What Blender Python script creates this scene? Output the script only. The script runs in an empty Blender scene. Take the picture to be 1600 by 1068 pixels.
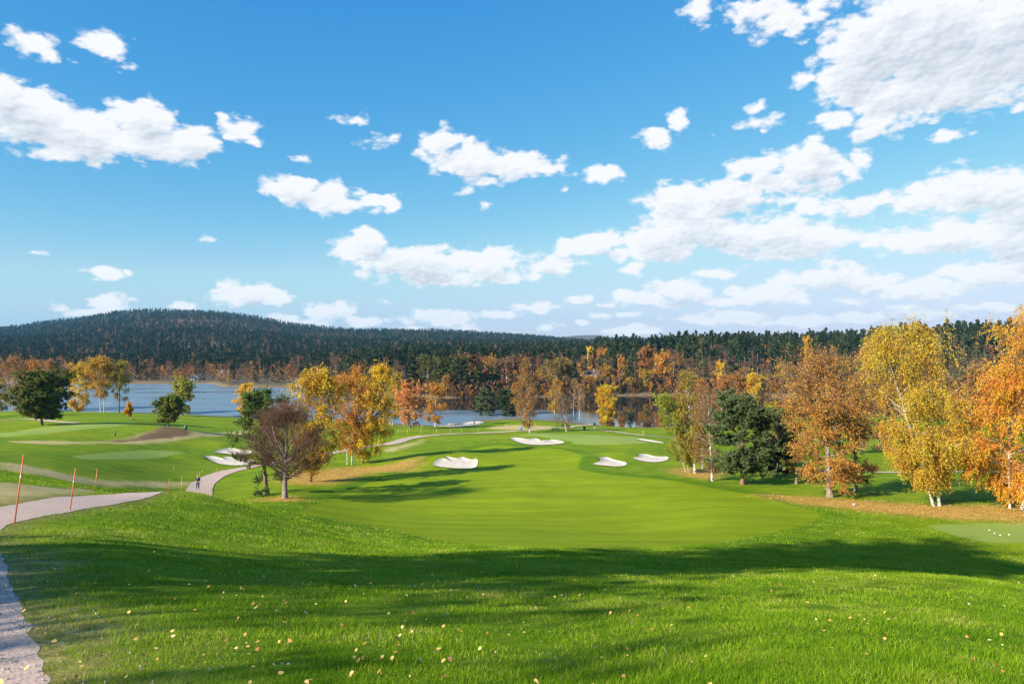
import bpy, bmesh, math, random
import numpy as np
from mathutils import Vector

R = math.radians
SC = bpy.context.scene
COL = SC.collection
RNG = np.random.default_rng(7)
F = 1067.0          # focal length of the 24 mm lens in pixels of the 1600 px photograph
EYE = 30.0          # eye height above the lake

# ------------------------------------------------------------------ helpers
def link(o, parent=None):
    COL.objects.link(o)
    if parent is not None:
        o.parent = parent
    return o

def tag(o, label=None, cat=None, group=None, kind=None):
    if label: o['label'] = label
    if cat: o['category'] = cat
    if group: o['group'] = group
    if kind: o['kind'] = kind
    return o

def empty(name, loc, rz=0.0):
    o = bpy.data.objects.new(name, None)
    o.empty_display_size = 0.5
    o.location = loc
    o.rotation_euler = (0, 0, rz)
    return link(o)

def np_mesh(name, V, faces, mats, mat_idx=None, smooth=False, face_attr=None):
    """faces: list of (m,k) int arrays (tri or quad arrays)"""
    me = bpy.data.meshes.new(name)
    V = np.asarray(V, dtype=np.float32)
    me.vertices.add(len(V))
    me.vertices.foreach_set('co', V.ravel())
    loops = np.concatenate([f.ravel() for f in faces]).astype(np.int32)
    tot = np.concatenate([np.full(len(f), f.shape[1], np.int32) for f in faces])
    start = np.concatenate([[0], np.cumsum(tot)[:-1]]).astype(np.int32)
    me.loops.add(len(loops))
    me.loops.foreach_set('vertex_index', loops)
    me.polygons.add(len(tot))
    me.polygons.foreach_set('loop_start', start)
    me.polygons.foreach_set('loop_total', tot)
    for m in mats:
        me.materials.append(m)
    if mat_idx is not None:
        me.polygons.foreach_set('material_index', np.asarray(mat_idx, np.int32))
    if smooth is True:
        me.polygons.foreach_set('use_smooth', np.ones(len(tot), bool))
    elif smooth is not False:
        me.polygons.foreach_set('use_smooth', np.asarray(smooth, bool))
    me.update(calc_edges=True)
    if face_attr is not None:
        a = me.attributes.new('tint', 'FLOAT', 'FACE')
        a.data.foreach_set('value', np.asarray(face_attr, np.float32))
    return me

def bm_obj(name, bm, mat, parent=None, smooth=False):
    me = bpy.data.meshes.new(name)
    bm.normal_update()
    bm.to_mesh(me); bm.free()
    me.materials.append(mat)
    if smooth:
        for p in me.polygons: p.use_smooth = True
    return link(bpy.data.objects.new(name, me), parent)

def add_box(bm, c, s, bevel=0.0, rot=None):
    r = bmesh.ops.create_cube(bm, size=1.0)
    vs = r['verts']
    bmesh.ops.scale(bm, vec=s, verts=vs)
    if bevel:
        es = list({e for v in vs for e in v.link_edges})
        rr = bmesh.ops.bevel(bm, geom=es, offset=bevel, segments=2, affect='EDGES')
        vs = list({v for f in rr['faces'] for v in f.verts} | {v for v in vs if v.is_valid})
    if rot is not None:
        bmesh.ops.rotate(bm, verts=vs, cent=(0, 0, 0), matrix=rot)
    bmesh.ops.translate(bm, vec=c, verts=vs)

def add_cyl(bm, p0, p1, r0, r1=None, seg=10):
    r1 = r0 if r1 is None else r1
    p0, p1 = Vector(p0), Vector(p1)
    d = p1 - p0
    q = d.to_track_quat('Z', 'Y')
    rings = []
    for p, r in ((p0, r0), (p1, r1)):
        rings.append([bm.verts.new(p + q @ Vector((r*math.cos(a*2*math.pi/seg), r*math.sin(a*2*math.pi/seg), 0))) for a in range(seg)])
    for i in range(seg):
        bm.faces.new((rings[0][i], rings[0][(i+1) % seg], rings[1][(i+1) % seg], rings[1][i]))
    bm.faces.new(rings[0][::-1]); bm.faces.new(rings[1])

# ------------------------------------------------------------------ materials
class NT:
    """tiny node-tree writer"""
    def __init__(self, tree):
        self.t = tree; self.n = tree.nodes; self.l = tree.links
    def new(self, typ, **kw):
        nd = self.n.new(typ)
        for k, v in kw.items(): setattr(nd, k, v)
        return nd
    def put(self, sock, v):
        if hasattr(v, 'is_output') or isinstance(v, bpy.types.NodeSocket): self.l.new(v, sock)
        else: sock.default_value = v
    def math(self, op, a, b=0.0, c=0.0, clamp=False):
        nd = self.new('ShaderNodeMath', operation=op, use_clamp=clamp)
        self.put(nd.inputs[0], a); self.put(nd.inputs[1], b)
        if len(nd.inputs) > 2: self.put(nd.inputs[2], c)
        return nd.outputs[0]
    def vmath(self, op, a, b=None, c=None):
        nd = self.new('ShaderNodeVectorMath', operation=op)
        self.put(nd.inputs[0], a)
        if b is not None: self.put(nd.inputs[1], b)
        if c is not None: self.put(nd.inputs[2], c)
        return nd.outputs['Value'] if op in ('LENGTH', 'DOT_PRODUCT', 'DISTANCE') else nd.outputs['Vector']
    def noise(self, vec, scale, detail=4.0, rough=0.55, dist=0.0):
        nd = self.new('ShaderNodeTexNoise')
        self.put(nd.inputs['Vector'], vec)
        nd.inputs['Scale'].default_value = scale
        nd.inputs['Detail'].default_value = detail
        nd.inputs['Roughness'].default_value = rough
        nd.inputs['Distortion'].default_value = dist
        return nd.outputs['Fac']
    def ramp(self, fac, stops, interp='LINEAR'):
        nd = self.new('ShaderNodeValToRGB')
        cr = nd.color_ramp; cr.interpolation = interp
        while len(cr.elements) < len(stops): cr.elements.new(0.5)
        for e, (p, c) in zip(cr.elements, stops):
            e.position = p; e.color = (*c, 1) if len(c) == 3 else c
        self.put(nd.inputs[0], fac)
        return nd.outputs[0]
    def mix(self, fac, a, b, blend='MIX'):
        nd = self.new('ShaderNodeMix', data_type='RGBA', blend_type=blend)
        self.put(nd.inputs[0], fac)
        self.put(nd.inputs[6], (*a, 1) if isinstance(a, tuple) and len(a) == 3 else a)
        self.put(nd.inputs[7], (*b, 1) if isinstance(b, tuple) and len(b) == 3 else b)
        return nd.outputs[2]
    def step(self, x, lo, hi):
        nd = self.new('ShaderNodeMapRange', interpolation_type='SMOOTHSTEP')
        self.put(nd.inputs[0], x)
        nd.inputs[1].default_value = lo; nd.inputs[2].default_value = hi
        nd.inputs[3].default_value = 0; nd.inputs[4].default_value = 1
        return nd.outputs[0]
    def attr(self, name):
        nd = self.new('ShaderNodeAttribute'); nd.attribute_name = name
        return nd.outputs['Fac']
    def bump(self, h, strength, dist):
        nd = self.new('ShaderNodeBump')
        nd.inputs['Strength'].default_value = strength
        nd.inputs['Distance'].default_value = dist
        self.put(nd.inputs['Height'], h)
        return nd.outputs[0]

def material(name):
    m = bpy.data.materials.new(name); m.use_nodes = True
    nt = NT(m.node_tree)
    return m, nt, m.node_tree.nodes['Principled BSDF']

def simple(name, col, rough=0.6, metal=0.0, var=0.25, scale=8.0):
    m, nt, b = material(name)
    tc = nt.new('ShaderNodeTexCoord')
    n = nt.noise(tc.outputs['Object'], scale, 5)
    lo = tuple(c*(1-var) for c in col); hi = tuple(min(1, c*(1+var)) for c in col)
    nt.put(b.inputs['Base Color'], nt.ramp(n, [(0.3, lo), (0.7, hi)]))
    b.inputs['Roughness'].default_value = rough
    b.inputs['Metallic'].default_value = metal
    return m

def pos(nt):
    return nt.new('ShaderNodeNewGeometry').outputs['Position']

# leaves: the object's colour is the leaf colour, its alpha how much green is mixed in
def leaf_material(name, rnd=False, trans=0.3):
    m = bpy.data.materials.new(name); m.use_nodes = True
    nt = NT(m.node_tree); nt.n.remove(nt.n['Principled BSDF'])
    out = nt.n['Material Output']
    oi = nt.new('ShaderNodeObjectInfo')
    t = nt.attr('tint')
    if rnd:
        base = None
    hs = nt.new('ShaderNodeHueSaturation')
    nt.put(hs.inputs['Hue'], nt.math('ADD', 0.5, nt.math('MULTIPLY', nt.math('SUBTRACT', t, 0.35), nt.math('MULTIPLY', oi.outputs['Alpha'], 0.12))))
    nt.put(hs.inputs['Saturation'], 1.0)
    nt.put(hs.inputs['Value'], nt.math('MULTIPLY_ADD', nt.math('FRACT', nt.math('MULTIPLY', t, 7.31)), 0.75, 0.62))
    nt.put(hs.inputs['Color'], oi.outputs['Color'])
    c = hs.outputs[0]
    d = nt.new('ShaderNodeBsdfPrincipled'); nt.put(d.inputs['Base Color'], c)
    d.inputs['Roughness'].default_value = 0.55
    d.inputs['Specular IOR Level'].default_value = 0.25
    tr = nt.new('ShaderNodeBsdfTranslucent'); nt.put(tr.inputs['Color'], c)
    mx = nt.new('ShaderNodeMixShader'); mx.inputs[0].default_value = trans
    nt.l.new(d.outputs[0], mx.inputs[1]); nt.l.new(tr.outputs[0], mx.inputs[2])
    nt.l.new(mx.outputs[0], out.inputs[0])
    return m

LEAF = leaf_material('leaf', trans=0.4)
NEEDLE = leaf_material('needle', trans=0.12)

def forest_material(name, stops, trans=0.15):
    m = bpy.data.materials.new(name); m.use_nodes = True
    nt = NT(m.node_tree); nt.n.remove(nt.n['Principled BSDF'])
    out = nt.n['Material Output']
    oi = nt.new('ShaderNodeObjectInfo')
    c = nt.ramp(oi.outputs['Random'], stops, 'CONSTANT' if False else 'LINEAR')
    t = nt.attr('tint')
    hs = nt.new('ShaderNodeHueSaturation')
    nt.put(hs.inputs['Value'], nt.math('MULTIPLY_ADD', t, 0.7, 0.65)); nt.put(hs.inputs['Color'], c)
    d = nt.new('ShaderNodeBsdfDiffuse'); nt.put(d.inputs['Color'], hs.outputs[0])
    tr = nt.new('ShaderNodeBsdfTranslucent'); nt.put(tr.inputs['Color'], hs.outputs[0])
    mx = nt.new('ShaderNodeMixShader'); mx.inputs[0].default_value = trans
    nt.l.new(d.outputs[0], mx.inputs[1]); nt.l.new(tr.outputs[0], mx.inputs[2])
    nt.l.new(mx.outputs[0], out.inputs[0])
    return m

def bark_material(name, a, b_, sx=1.0, sz=1.0, lo=0.42, hi=0.58, scale=6.0):
    m, nt, b = material(name)
    tc = nt.new('ShaderNodeTexCoord')
    v = nt.vmath('MULTIPLY', tc.outputs['Object'], (sx, sx, sz))
    n = nt.noise(v, scale, 6, 0.65)
    nt.put(b.inputs['Base Color'], nt.ramp(n, [(lo, a), (hi, b_)]))
    b.inputs['Roughness'].default_value = 0.85
    nt.put(b.inputs['Normal'], nt.bump(n, 0.6, 0.02))
    return m

BARK_BIRCH = bark_material('birch_bark', (0.06, 0.05, 0.045), (0.54, 0.50, 0.45), 1.0, 2.2, 0.38, 0.54, 1.8)
BARK_BROWN = bark_material('brown_bark', (0.05, 0.038, 0.028), (0.16, 0.12, 0.09), 2.0, 0.4, scale=5)
BARK_GREY = bark_material('grey_bark', (0.10, 0.085, 0.07), (0.27, 0.23, 0.20), 2.0, 0.5, scale=5)
BARK_PINE = bark_material('pine_bark', (0.09, 0.05, 0.03), (0.26, 0.15, 0.09), 2.0, 0.5, scale=4)
TWIG_RED = simple('red_twig', (0.115, 0.055, 0.034), 0.8)
TWIG_BIRCH = simple('birch_twig', (0.15, 0.085, 0.055), 0.8)
TWIG_DARK = simple('dark_twig', (0.10, 0.046, 0.026), 0.85)
TWIG_BROWN = simple('brown_twig', (0.10, 0.075, 0.055), 0.8)

# ------------------------------------------------------------------ terrain
CTRL = []     # px, depth, drop below the eye
def c_py(px, *pairs):
    for d, py in pairs: CTRL.append((px, d, (py-534)/F*d))
def c_D(px, *pairs):
    for d, D in pairs: CTRL.append((px, d, D))
c_D(800, (1.5, 1.95), (4, 2.62), (6.6, 3.3), (10, 4.15), (20, 6.65), (27, 8.4))
c_py(800, (45, 842), (60, 818), (70, 797), (80, 774), (100, 740), (130, 706), (150, 690), (165, 681), (185, 679), (200, 672), (220, 665), (240, 659))
c_D(800, (268, 30), (330, 34))
c_D(0, (6.6, 3.2), (10, 3.75), (20, 5.45), (27, 6.5))
c_py(0, (36, 757), (60, 733), (80, 714), (110, 690), (150, 671), (180, 660), (230, 645)); c_D(0, (302, 30), (350, 34))
c_D(140, (10, 3.75), (20, 5.5), (30, 7.1), (40, 8.9))
c_py(140, (55, 764), (75, 745), (90, 722), (105, 704), (125, 686), (150, 667), (180, 658), (220, 647)); c_D(140, (295, 30), (345, 34))
c_D(300, (10.5, 3.95), (21.5, 6.35), (33, 8.2), (42, 9.25), (52, 12.0), (62, 15))
c_py(300, (80, 771), (95, 750), (105, 736), (118, 721), (132, 704), (152, 681), (190, 664), (240, 652)); c_D(300, (281, 30), (335, 34))
c_D(445, (10, 3.95), (24, 7.3))
c_py(445, (52, 801), (62, 788), (72, 778), (85, 761), (105, 735), (125, 716), (150, 699), (180, 680), (220, 663)); c_D(445, (266, 30), (320, 34))
c_py(560, (27, 865), (46, 833), (62, 803), (76, 780), (98, 745), (115, 725), (150, 692), (175, 681), (215, 667)); c_D(560, (258, 30), (310, 34))
c_py(680, (115, 722), (150, 691), (175, 679), (205, 669)); c_D(680, (246, 30), (300, 34))
c_D(1000, (10, 4.15), (20, 6.8))
c_py(1000, (45, 846), (60, 818), (80, 772), (100, 737), (118, 718), (150, 690), (165, 683), (185, 678), (215, 670)); c_D(1000, (239, 30), (290, 34))
c_D(1120, (60, 15.2), (75, 17.0), (90, 18.5), (105, 19.8), (150, 23.3), (200, 26.5), (255, 30), (305, 34))
c_D(1300, (10, 4.1), (15, 5.55), (22, 7.4), (30, 9.9), (40, 12.6), (55, 15.1), (75, 17), (105, 20), (150, 24.2), (200, 27.3), (290, 30), (340, 34))
c_D(1600, (6.6, 3.3), (10, 4.3), (15, 5.75), (22, 7.85), (30, 10.8), (40, 13.5), (55, 15.9), (70, 16.8), (105, 20.5), (150, 25), (200, 28), (300, 30), (350, 34))
P_ = []
for px, d, D in CTRL:
    x = (px-800)/F*d
    P_.append((math.atan2(x, d), math.log(math.hypot(x, d)), D))
for th in (-62, -95, -140, -180):
    for r, D in ((2, 2.05), (6, 2.7), (20, 4.4), (45, 7.0), (90, 11.5), (160, 18), (330, 31)): P_.append((R(th), math.log(r), D))
for th in (58, 95, 140, 180):
    for r, D in ((2, 2.05), (6, 2.9), (20, 6.6 if th < 60 else 4.6), (45, 13 if th < 60 else 8), (90, 18 if th < 60 else 12), (160, 24 if th < 60 else 18), (330, 31)): P_.append((R(th), math.log(r), D))
for th in (-130, -45, 0, 45, 130): P_.append((R(th), math.log(0.5), 1.7))
P_ = np.array(P_)
SX, SY = 2.2, 1.0
CX = np.stack([P_[:, 0]*SX, P_[:, 1]*SY], 1)
def _phi(a, b):
    d2 = ((a[:, None, :]-b[None, :, :])**2).sum(-1)
    return np.where(d2 > 1e-12, 0.5*d2*np.log(np.maximum(d2, 1e-12)), 0)
n_ = len(CX)
A_ = np.zeros((n_+3, n_+3))
A_[:n_, :n_] = _phi(CX, CX) + np.eye(n_)*2e-4
A_[:n_, n_:] = np.c_[np.ones(n_), CX]; A_[n_:, :n_] = A_[:n_, n_:].T
W_ = np.linalg.solve(A_, np.r_[P_[:, 2], 0, 0, 0])

def vnoise(x, y, s, seed=0):
    """smooth value noise in -1..1"""
    x = np.asarray(x)/s + 17.3*seed; y = np.asarray(y)/s - 9.1*seed
    xi = np.floor(x).astype(np.int64); yi = np.floor(y).astype(np.int64)
    fx = x-xi; fy = y-yi
    fx = fx*fx*(3-2*fx); fy = fy*fy*(3-2*fy)
    def h(i, j):
        k = (i*374761393 + j*668265263 + seed*974634) & 0xffffffff
        k = ((k ^ (k >> 13))*1274126177) & 0xffffffff
        return ((k ^ (k >> 16)) & 0xffff)/32767.5-1
    return (h(xi, yi)*(1-fx)+h(xi+1, yi)*fx)*(1-fy)+(h(xi, yi+1)*(1-fx)+h(xi+1, yi+1)*fx)*fy

def base_z(x, y):
    x = np.atleast_1d(np.asarray(x, float)); y = np.atleast_1d(np.asarray(y, float))
    r = np.maximum(np.hypot(x, y), 0.4); th = np.arctan2(x, y)
    q = np.stack([th*SX, np.log(r)*SY], 1)
    out = np.empty(len(q))
    for i in range(0, len(q), 40000):
        s = slice(i, i+40000)
        out[s] = _phi(q[s], CX) @ W_[:n_] + np.c_[np.ones(len(q[s])), q[s]] @ W_[n_:]
    far = np.clip((r-330)/60, 0, 1)
    D = out*(1-far)+36*far
    a = np.clip((r-18)/60, 0, 1)
    D = D + a*(0.16*vnoise(x, y, 13, 1) + 0.07*vnoise(x, y, 5, 2)) + 0.03*vnoise(x, y, 2.1, 3)*np.clip(r/10, 0, 1)
    return EYE - np.minimum(D, 36)

_ds = np.exp(np.linspace(math.log(3), math.log(330), 1400))
_cache = {}
def gp(px, py):
    """first visible ground point under a pixel of the photograph -> world x, y"""
    k = round(px, 1)
    if k not in _cache:
        x = (px-800)/F*_ds
        _cache[k] = EYE - base_z(x, _ds)
    D = _cache[k]
    s = (py-534)/F
    hit = np.nonzero(s*_ds >= D)[0]
    d = _ds[hit[0]] if len(hit) else 250.0
    return ((px-800)/F*d, d)

def gpd(px, d):
    return ((px-800)/F*d, d)

def smooth_poly(pts, sub=5, closed=True):
    pts = [np.array(p, float) for p in pts]; n = len(pts); out = []
    for i in range(n if closed else n-1):
        p0, p1, p2, p3 = (pts[(i-1) % n], pts[i], pts[(i+1) % n], pts[(i+2) % n]) if closed else (pts[max(i-1, 0)], pts[i], pts[i+1], pts[min(i+2, n-1)])
        for t in np.linspace(0, 1, sub, endpoint=False):
            out.append(0.5*((2*p1)+(-p0+p2)*t+(2*p0-5*p1+4*p2-p3)*t*t+(-p0+3*p1-3*p2+p3)*t**3))
    if not closed: out.append(pts[-1])
    return np.array(out)

def poly_sd(x, y, poly):
    """signed distance, positive inside"""
    x = np.asarray(x); y = np.asarray(y)
    best = np.full(x.shape, 1e9); inside = np.zeros(x.shape, bool)
    n = len(poly)
    for i in range(n):
        ax, ay = poly[i]; bx, by = poly[(i+1) % n]
        ex, ey = bx-ax, by-ay
        L = ex*ex+ey*ey+1e-12
        t = np.clip(((x-ax)*ex+(y-ay)*ey)/L, 0, 1)
        best = np.minimum(best, np.hypot(x-ax-t*ex, y-ay-t*ey))
        c = ((ay > y) != (by > y)) & (x < (bx-ax)*(y-ay)/(by-ay+1e-12)+ax)
        inside ^= c
    return np.where(inside, best, -best)

def ipoly(pts, sub=4):
    return smooth_poly([gp(*p) for p in pts], sub)

# bunkers, outlines in the photograph
BUNKERS = [
    ([(676, 728), (690, 722), (700, 723), (697, 719), (712, 720), (722, 718), (735, 720), (745, 719), (746, 726), (741, 731), (722, 732), (700, 731)],
     'white sand bunker beside the shade of the yellow birch clump, left of the fairway'),
    ([(797, 685), (808, 684), (822, 686), (838, 685), (846, 689), (853, 690), (862, 687), (880, 690), (880, 692), (866, 694), (840, 695), (812, 692)],
     'widest fairway bunker with a jagged far lip, just before the far green and bench'),
    ([(927, 727), (938, 724), (936, 720), (948, 718), (962, 721), (977, 723), (979, 726), (968, 729), (945, 728)],
     'small white bunker with a dark grassy left lip on the right of the fairway'),
    ([(989, 718), (998, 717), (998, 714), (1010, 713), (1024, 715), (1043, 715), (1042, 719), (1028, 722), (1005, 721)],
     'white bunker right of the fairway, nearest to the yellow-green birch group'),
    ([(996, 685.5), (1012, 687), (1035, 691), (1034, 692.5), (1014, 690), (998, 687)],
     'thin strip of sand beyond the fairway, behind the left edge of the birch group'),
    ([(676, 665), (690, 662), (712, 664), (735, 659), (755, 659.5), (752, 662), (736, 665), (708, 667), (690, 666)],
     'pale bunker by the rope fence, in front of the blue lake'),
    ([(838, 648), (852, 651), (878, 652), (895, 650.5), (893, 648.5), (868, 649)],
     'small distant bunker behind the white-stemmed birches near the water'),
    ([(318, 716), (332, 714.5), (348, 717), (350, 714.5), (372, 715), (394, 719), (398, 723), (385, 727), (352, 726), (332, 722)],
     'larger and nearer of the two white bunkers left of the bare reddish tree'),
    ([(334, 706.5), (346, 703.5), (360, 702), (376, 704), (392, 705), (392, 709), (372, 711), (348, 708.5)],
     'smaller and farther of the two white bunkers left of the bare reddish tree'),
]
BPOLY = [ipoly(b[0], 4) for b in BUNKERS]
MOUNDS = []   # x, y, height, radius
def mound(px, py, h, rad):
    x, y = gp(px, py); MOUNDS.append((x, y, h, rad))
mound(661, 722, 0.8, 5.0); mound(712, 713, 0.7, 6.0); mound(838, 680.5, 0.6, 7); mound(866, 683, 0.5, 5)
mound(915, 722, 0.8, 4.0); mound(945, 714, 0.4, 4); mound(975, 714, 0.6, 4); mound(1012, 709, 0.4, 5)
mound(262, 674, 1.0, 7); mound(225, 680, 0.5, 6); mound(355, 697, 0.6, 6); mound(300, 716, 0.5, 4)

def ground_z(x, y):
    x = np.atleast_1d(np.asarray(x, float)); y = np.atleast_1d(np.asarray(y, float))
    z = base_z(x, y)
    for mx, my, h, rad in MOUNDS:
        z = z + h*np.exp(-((x-mx)**2+(y-my)**2)/rad**2)
    for p in BPOLY:
        x0, y0 = p.min(0)-6; x1, y1 = p.max(0)+6
        k = np.nonzero((x > x0) & (x < x1) & (y > y0) & (y < y1))[0]
        if len(k):
            sd = poly_sd(x[k], y[k], p)
            t = np.clip((sd+0.2)/0.9, 0, 1)
            z[k] -= 0.22*t*t*(3-2*t)
    return z
def gz(x, y): return float(ground_z(x, y)[0])

# ---- ground masks as signed distances to outlines
def seg_sd(x, y, line, half):
    best = np.full(np.shape(x), 1e9)
    for (ax, ay), (bx, by) in zip(line[:-1], line[1:]):
        ex, ey = bx-ax, by-ay; L = ex*ex+ey*ey+1e-9
        t = np.clip(((x-ax)*ex+(y-ay)*ey)/L, 0, 1)
        best = np.minimum(best, np.hypot(x-ax-t*ex, y-ay-t*ey))
    return half-best

FAIR = ipoly([(470, 795), (560, 760), (640, 735), (700, 712), (775, 695), (860, 700), (910, 712), (905, 732), (960, 742), (1050, 750), (1150, 768), (1240, 790), (1280, 800), (1270, 815), (1180, 838), (1080, 852), (950, 856), (820, 855), (700, 846), (600, 825), (500, 808)])
GREENS = [ipoly([(112, 713), (150, 708), (205, 704), (255, 703), (290, 708), (262, 714), (200, 718), (140, 718)]),
          ipoly([(0, 676), (60, 668), (140, 662), (210, 660), (190, 665), (120, 672), (30, 681), (-60, 684)]),
          ipoly([(800, 681), (870, 678), (960, 680), (1020, 688), (985, 694), (900, 694), (890, 689), (840, 683)]),
          ipoly([(1450, 822), (1560, 817), (1680, 820), (1680, 845), (1600, 848), (1530, 845)])]
DRY = [ipoly([(0, 790), (90, 776), (180, 770), (215, 771), (150, 766), (70, 760), (0, 752), (-60, 752), (-60, 800)]),
       ipoly([(0, 722), (40, 726), (90, 737), (160, 750), (240, 752), (300, 752), (288, 760), (200, 759), (130, 756), (60, 742), (0, 733)]),
       ipoly([(10, 690), (60, 688), (130, 690), (190, 686), (240, 677), (300, 677), (360, 674), (385, 672), (380, 679), (310, 684), (270, 690), (220, 694), (150, 692), (80, 694)]),
       ipoly([(600, 702), (622, 696), (650, 690), (662, 687), (655, 693), (630, 700), (610, 707)]),
       ipoly([(765, 667), (800, 664), (840, 665), (866, 666), (850, 669), (800, 671), (770, 670)]),
       ipoly([(1015, 654), (1000, 662), (985, 668), (995, 672), (1010, 670)]) if False else ipoly([(980, 652), (995, 658), (1000, 664), (990, 666), (978, 658)]),
       ipoly([(-40, 880), (5, 872), (25, 930), (60, 985), (100, 1068), (40, 1068), (0, 960)])]
LITTER = [ipoly([(1180, 772), (1250, 775), (1330, 780), (1420, 786), (1520, 789), (1640, 792), (1640, 815), (1560, 815), (1450, 808), (1330, 797), (1240, 786)]),
          ipoly([(440, 742), (490, 735), (540, 730), (600, 728), (660, 722), (640, 735), (580, 740), (540, 752), (480, 758), (440, 752)]),
          ipoly([(400, 782), (440, 775), (480, 780), (450, 784)]),
          ipoly([(1045, 733), (1090, 731), (1130, 740), (1110, 748), (1070, 744)])]
PATH1 = smooth_poly([(-1.0, -2.5), (-3.3, 2.4), (-5.5, 5.5), (-6.95, 7.3), (-8.6, 9.4), (-11.5, 13.0), (-14.5, 16.8), (-16.7, 20.2), (-17.7, 23.2), (-18.4, 26.2), (-19.7, 32), (-21.3, 38), (-24.0, 46), (-27.5, 56), (-31, 66), (-35, 76), (-38.4, 84), (-41.9, 93), (-44.4, 104), (-43.5, 113), (-39, 124), (-33, 136), gp(612, 693), gp(635, 686), gp(662, 681)], 6, closed=False)
PATHS = [(PATH1, 2.9, 'path', 'pink'),
         (smooth_poly([gp(640, 683.5), gp(690, 679), gp(760, 676), gp(830, 672.5), gp(880, 668.5), gp(925, 664), gp(960, 662), gp(1005, 668)], 6, False), 2.2, 'path', 'pale'),
         (smooth_poly([gp(955, 661), gp(940, 656.5), gp(922, 654), gp(925, 651), gp(932, 648), gp(920, 646)], 6, False), 2.2, 'path', 'pale'),
         (smooth_poly([gp(905, 670), gp(940, 672.5), gp(970, 676), gp(1000, 680), gp(1036, 683), gp(1075, 686)], 6, False), 1.8, 'path', 'pale'),
         (smooth_poly([gpd(1130, 108), gpd(1200, 107), gpd(1290, 106), gpd(1400, 106), gpd(1500, 108), gpd(1640, 112)], 6, False), 2.0, 'path', 'pale'),
         (smooth_poly([gp(0, 657), gp(50, 655), gp(90, 659), gp(125, 661)], 6, False), 2.4, 'path', 'pale')]

def path_material(name, a, b_, c):
    m, nt, b = material(name)
    p = pos(nt)
    n1 = nt.noise(p, 0.35, 4); n2 = nt.noise(p, 28, 4, 0.7)
    col = nt.mix(n1, a, b_)
    col = nt.mix(nt.step(n2, 0.44, 0.60), col, c)
    nt.put(b.inputs['Base Color'], col); b.inputs['Roughness'].default_value = 0.9
    nt.put(b.inputs['Normal'], nt.bump(n2, 0.7, 0.02))
    return m
PATH_PINK = path_material('pink_gravel', (0.50, 0.37, 0.305), (0.58, 0.435, 0.36), (0.27, 0.205, 0.17))
PATH_PALE = path_material('pale_gravel', (0.50, 0.375, 0.27), (0.56, 0.43, 0.315), (0.40, 0.30, 0.215))

def fan(name, ths, rs, zf, mat, extra=None):
    T, Rr = np.meshgrid(ths, rs)
    X = (Rr*np.sin(T)).ravel(); Y = (Rr*np.cos(T)).ravel()
    Z = zf(X, Y)
    nr, nt_ = T.shape
    i = np.arange(nr-1)[:, None]*nt_ + np.arange(nt_-1)[None, :]
    q = np.stack([i, i+1, i+nt_+1, i+nt_], -1).reshape(-1, 4)[:, ::-1]
    me = np_mesh(name, np.stack([X, Y, Z], 1), [q], [mat], smooth=True)
    if extra:
        for nm, fn in extra.items():
            a = me.attributes.new(nm, 'FLOAT', 'POINT')
            a.data.foreach_set('value', fn(X, Y).astype(np.float32))
    return link(bpy.data.objects.new(name, me))

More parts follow.
